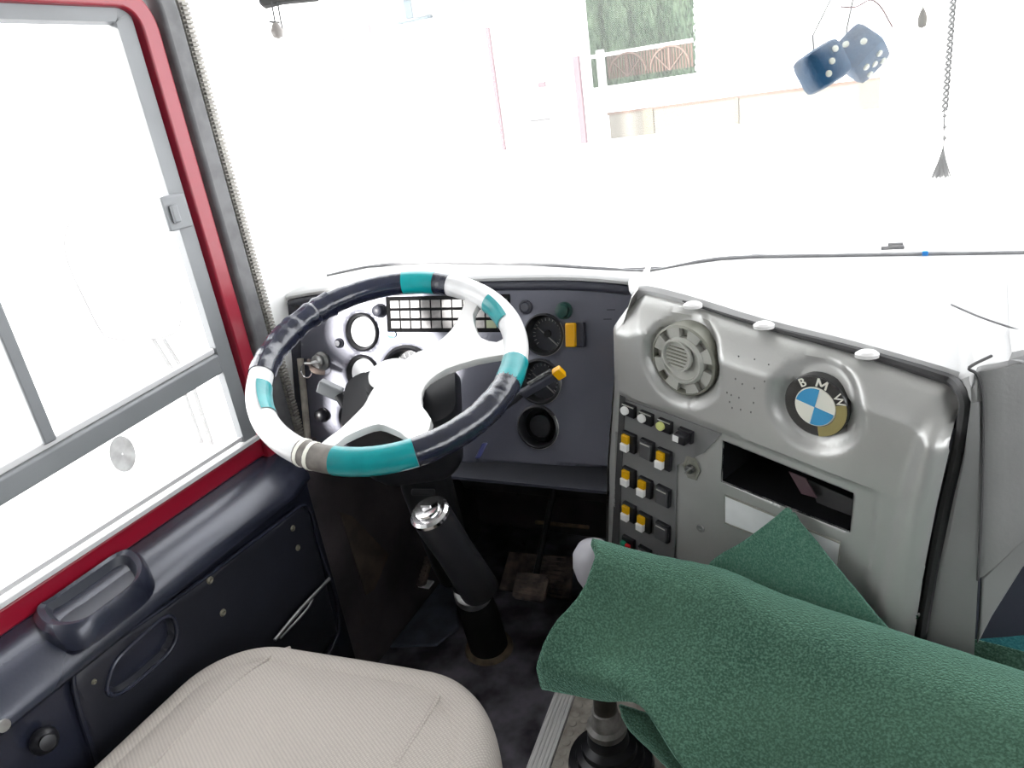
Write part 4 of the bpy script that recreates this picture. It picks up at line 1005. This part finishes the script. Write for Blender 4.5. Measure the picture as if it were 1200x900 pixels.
# ------------------------------------------------------------------ things hanging in the windscreen
def die(c, size, ax, label, dots_front, dots_side, cordtop):
    t = empty('plush_die', c, label, 'plush die', 'pair of plush dice')
    bm = B(); bmesh.ops.create_cube(bm, size=size); bmesh.ops.subdivide_edges(bm, edges=bm.edges[:], cuts=5, use_grid_fill=True)
    for v in bm.verts:
        p = v.co/(size/2); l4 = (abs(p.x)**6+abs(p.y)**6+abs(p.z)**6)**(1/6); v.co = p/l4*(size/2)*(1-.06*0)
        v.co = ax[0]*v.co.x+ax[1]*v.co.y+ax[2]*v.co.z+c
    body = obj('body', bm, 'plush', t)
    def dot(n, u, v, a, b):
        bm = B(); lathe(bm, c+n*(size/2-.001)+u*a*size+v*b*size, n, [(size*.085, 0), (size*.075, .003), (0, .004)], 14); obj('dot', bm, 'plushp', t)
    for a, b in dots_front: dot(-ax[2], ax[0], ax[1], a, b)
    for a, b in dots_side: dot(-ax[1], ax[0], ax[2], a, b)
    bm = B(); tube(bm, [c+ax[1]*size*.45, c+ax[1]*size*.5+V((0, 0, .02)), cordtop, V((cordtop.x, cordtop.y, 1.998))], .0015, 6); obj('cord', bm, 'tassel', t)
def axes(rot, yaw, tilt, px, py):
    f0 = ray(px, py).normalized(); f = (f0*cos(yaw)+RT*sin(yaw)); f = (f*cos(tilt)-UP*sin(tilt)).normalized(); r = (RT-f*RT.dot(f)).normalized(); up = r.cross(f).normalized()
    a = r*cos(rot)+up*sin(rot); b = -r*sin(rot)+up*cos(rot); return (a, b, f)
die(dp(963, 79, 1.10), .058, axes(radians(32), radians(-24), radians(14), 963, 79), 'front blue plush die showing three pale dots in a row', [(.22, .22), (0, 0), (-.22, -.22)], [], dp(1003, -60, 1.15))
die(dp(1008, 63, 1.15), .062, axes(radians(38), radians(14), radians(26), 1008, 63), 'rear blue plush die showing two pale dots on its front', [(-.12, .2), (.15, -.12)], [(.2, .2), (.2, -.2), (-.2, .2), (-.2, -.2), (0, 0)], dp(1012, -60, 1.15))
bm = B(); tube(bm, smooth_path([dp(*p, 1.15) for p in ((985, 8), (1003, 8), (1020, 0), (1032, 8), (1042, 25), (1046, 32))], 6), .0014, 6); pz_ = dp(1040, -90, 1.15); tube(bm, smooth_path([dp(*p, 1.15) for p in ((1020, 0), (1030, -30), (1040, -90))]+[V((pz_.x, pz_.y, 1.998))], 4), .0014, 6)
o = obj('hanging_wire', bm, 'wire'); tag(o, 'thin dark red wire looping above the plush dice', 'wire')
bm = B(); q = dp(1081, 22, 1.15); lathe(bm, q+V((0, 0, -.014)), (0, 0, 1), [(0, 0), (.006, .003), (.007, .015), (.004, .024), (.001, .03)], 12); tube(bm, [q+V((0, 0, .015)), V((q.x, q.y, 1.998))], .001, 5)
o = obj('window_charm', bm, 'cream'); tag(o, 'tiny beige charm hanging between the dice and the twisted cord', 'charm')
tz = empty('tassel_pendant', dp(1103, 205, 1.15), 'grey twisted cord with a flared tassel hanging in the windscreen', 'tassel')
bm = B(); top, bot = dp(1120, -40, 1.15), dp(1107, 130, 1.15)
for ph in (0, pi):
    tube(bm, [top.lerp(bot, i/120)+RT*.0035*cos(i*.62+ph)+FW*.0035*sin(i*.62+ph) for i in range(121)], .0020, 6)
tube(bm, [top, V((top.x, top.y, 1.998))], .002, 6); obj('twisted_cord', bm, 'tassel', tz)
bm = B(); tube(bm, [bot, dp(1106, 152, 1.15), dp(1106, 172, 1.15)], .0012, 6)
for i in range(3): lathe(bm, dp(1107, 136+i*13, 1.15), (0, 0, 1), [(0, -.004), (.0028, -.001), (.0028, .001), (0, .004)], 10)
obj('beads', bm, 'tassel', tz)
bm = B(); a0 = dp(1105.5, 172, 1.15)
for i in range(26):
    a = 2*pi*i/26; rr = .0135*(1 if i % 2 else .6); tube(bm, [a0, a0+V((rr*cos(a)*.3, rr*sin(a)*.3, -.018)), a0+V((rr*cos(a), rr*sin(a), -.047))], .0010, 5)
obj('tassel_threads', bm, 'tassel', tz)
# sun visor edge with clip and white bulb at upper left
vz = empty('sun_visor', dp(340, -10, 1.0), 'dark grey sun visor edge at the top left of the windscreen with a pale toggle', 'sun visor')
bm = B(); q = [dp(*p, 1.02) for p in ((303, 3), (309, 7), (330, 2), (372, -2), (372, -40), (300, -40))]; prism(bm, q, FW*.01); tube(bm, [q[4]+FW*.005, V((q[4].x, q[4].y, 1.998))], .004, 6); tube(bm, [q[5]+FW*.005, V((q[5].x, q[5].y, 1.998))], .004, 6); obj('visor_edge', bm, mat('grey_visor', (.10, .10, .10), .6), vz, bevel=.002)
bm = B(); tube(bm, [dp(318, 2, 1.02), dp(322, 24, 1.02), dp(323, 34, 1.02)], .0012, 6); tube(bm, [dp(325, 2, 1.02), dp(329, 24, 1.02), dp(332, 38, 1.02)], .0012, 6); tube(bm, [dp(315, 25, 1.02), dp(321, 26.5, 1.02), dp(328, 26, 1.02)], [.001, .002, .0012], 6); obj('toggle_wire', bm, 'rub', vz)
bm = B(); lathe(bm, dp(327, 46, 1.02), (0, 0, 1), [(0, 0), (.007, .003), (.009, .010), (.006, .017), (.003, .021), (0, .022)], 16); obj('toggle', bm, mat('pale_cream_toggle', (.40, .37, .35), .5), vz)

# wiper + oddments at the foot of the windscreen (outside)
wp = empty('windscreen_wiper', hy(1000, 302, 1.31), 'windscreen wiper lying along the base of the windscreen', 'wiper')
bm = B(); tube(bm, smooth_path([hy(*p, 1.29) for p in ((880, 300), (960, 302), (1030, 303), (1082, 304))], 6), .004, 8); obj('blade', bm, 'rub', wp)
bm = B(); tube(bm, smooth_path([hy(*p, 1.30) for p in ((930, 307), (1000, 300), (1084, 297), (1200, 298))], 6), .0035, 8); obj('arm', bm, 'rub', wp)
bm = B(); q = hy(1084, 299, 1.262); box(bm, q, (.008, .008, .014)); box(bm, q+V((.004, 0, -.008)), (.006, .006, .01)); o = obj('blue_peg', bm, 'blue', bevel=.001); tag(o, 'tiny bright blue peg at the foot of the windscreen', 'peg')
bm = B(); q = hy(1046, 290, 1.30); box(bm, q, (.034, .01, .006)); box(bm, q+V((.004, 0, .006)), (.022, .01, .004)); o = obj('washer_nozzle', bm, 'black', bevel=.001); tag(o, 'small black washer nozzle standing outside the windscreen above the blue peg', 'nozzle')

# ------------------------------------------------------------------ outside
bm = B(); box2(bm, (-60, -40, -1.0), (60, 90, -.9)); S(obj('ground', bm, 'ground', smooth=False))
# outside mirror by the side window
om = empty('wing_mirror', hx(140, 340, -1.5), 'white outside mirror beyond the driver side window on two thin arms', 'mirror')
pts = [hx(*p, -1.5) for p in ((74, 288), (82, 318), (98, 352), (115, 385), (127, 396), (160, 399), (195, 394), (209, 382), (210, 352), (203, 318), (196, 300), (180, 270), (150, 250), (100, 250), (80, 262))]
bm = B(); prism(bm, smooth_path(pts, 3, True), (-.04, .02, 0)); obj('housing', bm, mat('white_mirror_shell', (.8, .8, .8), .9, spec=.0), om)
bm = B(); tube(bm, smooth_path([p+V((.004, 0, 0)) for p in pts], 4, True), .0016, 6, closed=True); obj('edge_seal', bm, mat('pale_seal', (.07, .07, .07), .9, spec=.0), om)
bm = B(); tube(bm, [hx(180, 398, -1.5), hx(212, 450, -1.4), hx(236, 518, -1.2)], .005, 8); tube(bm, [hx(192, 398, -1.5), hx(226, 452, -1.4), hx(248, 520, -1.2)], .005, 8); obj('arm', bm, mat('pale_arm', (.08, .08, .08), .9, spec=.0), om)

YB_ = 12.0
def ob(x, y, Y=YB_): return hy(x, y, Y)
# building with pale door frames
bd = empty('building', ob(520, 300, 12), 'white building across the yard with faded pink door frames', 'building')
a, b = ob(380, 60, 12), ob(668, 60, 12)
bm = B(); box2(bm, (a.x-8, 12, -.9), (b.x, 13, 6)); obj('facade', bm, 'stone', bd, smooth=False)
def bar(p, q, w, m, name, par, Y):
    bm = B(); u = ob(*p, Y); v = ob(*q, Y); box2(bm, (min(u.x, v.x)-w/2, Y-.03, min(u.z, v.z)), (max(u.x, v.x)+w/2, Y+.03, max(u.z, v.z))); return obj(name, bm, m, par, smooth=False)
x1 = ob(580, 100, 11.95).x
bm = B(); box2(bm, (x1-.03, 11.93, ob(592, 176, 11.95).z), (x1+.03, 11.99, ob(572, 32, 11.95).z)); obj('door_post', bm, 'pinkp', bd, smooth=False)
bm = B(); box2(bm, (ob(475, 10).x, 11.95, ob(480, 22).z), (ob(484, 10).x, 11.99, 3.5)); obj('window_frame', bm, 'bluew', bd, smooth=False)
bm = B(); box2(bm, (ob(484, 10).x, 11.96, ob(484, 22).z), (ob(545, 10).x, 11.985, 3.5)); obj('window_pane', bm, mat('pale_window_glass', (.125, .138, .145), .9, spec=.0), bd, smooth=False)
bm = B(); box2(bm, (ob(468, 24).x, 11.9, ob(470, 27).z-.02), (ob(508, 22).x, 11.99, ob(470, 27).z+.01)); obj('window_sill', bm, 'bluew', bd, smooth=False)
bm = B(); box2(bm, (ob(632, 100).x, 11.94, ob(632, 103).z), (ob(640, 100).x, 11.99, ob(636, 96).z)); obj('door_plate', bm, 'pinkl', bd, smooth=False)
bm = B(); box2(bm, (ob(402, 40).x, 11.94, ob(402, 48).z), (ob(436, 40).x, 11.99, ob(420, 32).z)); obj('faded_sign', bm, mat('very_pale_pink', (.130, .112, .117), .9, spec=.0), bd, smooth=False)
bm = B(); box2(bm, (ob(622, 143).x, 11.95, ob(622, 143).z), (ob(645, 140).x, 11.99, ob(622, 143).z+.03)); obj('door_handle', bm, mat('pale_grey_line', (.08, .08, .08), .9, spec=.0), bd, smooth=False)
x2 = ob(679, 110, 11.8).x
bm = B(); box2(bm, (x2-.04, 11.75, ob(682, 168, 11.8).z), (x2+.05, 11.85, ob(675, 66, 11.8).z)); o = obj('gate_post', bm, 'pinkp', smooth=False); bm2 = B(); box2(bm2, (x2-.05, 11.74, -.9), (x2+.06, 11.86, ob(682, 168, 11.8).z)); obj('post_base', bm2, 'stone', o, smooth=False); tag(o, 'faded pink gate post at the right corner of the white building', 'post')
# garden wall
gw = empty('garden_wall', ob(850, 140, 13), 'low white garden wall with pale orange coping lines beyond the windscreen', 'wall')
za, zb = ob(850, 116, 13).z, ob(850, 147, 13).z
xl, xr = ob(686, 130, 13).x, ob(1031, 110, 13).x
bm = B(); box2(bm, (xl, 13, -.9), (xr+6, 13.3, za+.45)); obj('masonry', bm, 'stone', gw, smooth=False)
bm = B(); box2(bm, (ob(714, 130, 13).x, 12.96, zb), (xr, 13.0, za)); obj('cream_band', bm, mat('pale_cream_band', (.150, .141, .122), .9, spec=.0), gw, smooth=False)
bm = B(); box2(bm, (ob(712, 130, 13).x, 12.94, za-.012), (xr, 13.0, za+.025)); obj('coping_line', bm, 'orange', gw, smooth=False)
bm = B(); box2(bm, (ob(754, 130, 13).x, 12.93, zb), (ob(766, 130, 13).x, 12.98, za)); obj('pier', bm, 'orange' if False else 'cream', gw, smooth=False)
bm = B(); box2(bm, (ob(862, 130, 13).x, 12.93, zb), (ob(866, 130, 13).x, 12.98, za)); box2(bm, (ob(1008, 130, 13).x, 12.93, zb), (ob(1030, 130, 13).x, 12.98, za)); obj('pier', bm, 'cream', gw, smooth=False)
# picket fence with white rail
fn = empty('picket_fence', ob(750, 80, 13.6), 'reddish iron picket fence with a white top rail in front of the hedge', 'fence')
fl_, fr_ = ob(712, 80, 13.6).x, ob(813, 70, 13.6).x
zt, zb2 = ob(760, 58, 13.6).z, ob(760, 86, 13.6).z
bm = B(); box2(bm, (ob(676, 65, 13.6).x, 13.55, zt), (fr_, 13.62, zt+.06)); box2(bm, (ob(700, 65, 13.6).x, 13.52, zb2-.1), (ob(708, 65, 13.6).x, 13.62, zt+.12)); obj('top_rail', bm, 'fencew', fn, smooth=False)
n = 30
for i in range(n):
    x = fl_+(fr_-fl_)*(i+.5)/n; bm = B(); box2(bm, (x-.014, 13.57, zb2), (x+.014, 13.60, zt)); obj('picket', bm, 'fence', fn, smooth=False)
for c0 in (735, 785):
    cx = ob(c0, 82, 13.55); bm = B(); tube(bm, [V((cx.x+.33*cos(radians(a)), 13.55, zb2+.05+.33*sin(radians(a)))) for a in range(0, 181, 12)], .018, 6); tube(bm, [V((cx.x, 13.55, zb2)), V((cx.x, 13.55, zb2+.36))], .015, 6)
    for s in (-1, 1): tube(bm, [V((cx.x, 13.55, zb2)), V((cx.x+s*.24, 13.55, zb2+.26))], .012, 6)
    obj('wheel_ornament', bm, 'orange', fn)
# hedge trees
hd_l, hd_r = ob(676, 30, 15).x, ob(812, 30, 15).x
rnd = random.Random(3)
n = 4
for i in range(n):
    cx = hd_l+(hd_r-hd_l)*(i+.5)/n; w = (hd_r-hd_l)/n*.51
    t = empty('conifer_tree', (cx, 15, -.9), ['leftmost tall dark green conifer, beside the white building corner', 'second tall conifer from the left behind the picket fence', 'third tall conifer from the left behind the picket fence', 'rightmost tall conifer behind the picket fence'][i], 'tree', 'row of conifers behind the picket fence')
    bm = B()
    lathe(bm, V((cx, 15, -.2)), (0, 0, 1), [(w*.8, 0), (w*.98, 1), (w, 2.5), (w*.95, 4), (w*.6, 5.5), (0, 6.5)], 20, cap=False)
    for k_ in range(1800):
        a = rnd.uniform(pi, 2*pi); z = rnd.uniform(0, 4.6); r_ = w*rnd.uniform(.95, 1.12); p = V((cx+r_*cos(a), 15+r_*sin(a)*1.0, -.2+z)); s = rnd.uniform(.04, .09)
        d = V((rnd.uniform(-.4, .4), -.5, 1)).normalized(); e = V((rnd.uniform(-1, 1), rnd.uniform(-1, 1), 0)).normalized()
        bm.faces.new([bm.verts.new(p-e*s*.35), bm.verts.new(p+e*s*.35), bm.verts.new(p+d*s*2.2)])
    obj('crown', bm, 'hedge', t, smooth=False)
    bm = B(); cyl(bm, (cx, 15, -.9), (cx, 15, .2), .1, .08, 10); obj('trunk', bm, 'brown', t)

# ------------------------------------------------------------------ light
w = bpy.data.worlds.new('sky'); bpy.context.scene.world = w; w.use_nodes = True
bg = w.node_tree.nodes['Background']; bg.inputs[0].default_value = (.96, .98, 1, 1); bg.inputs[1].default_value = 3.4
sl = bpy.data.lights.new('sun', 'SUN'); sl.energy = 7.5; sl.angle = radians(9); sl.color = (1, .98, .95)
so_ = bpy.data.objects.new('sun', sl); COL.objects.link(so_)
so_.rotation_euler = V((.45, .86, -.24)).to_track_quat('-Z', 'Y').to_euler()
sc_ = bpy.context.scene
sc_.view_settings.view_transform = 'Standard'; sc_.view_settings.look = 'None'; sc_.view_settings.exposure = 0.65
sc_.cycles.max_bounces = 8; sc_.cycles.transparent_max_bounces = 12; sc_.cycles.sample_clamp_indirect = 6
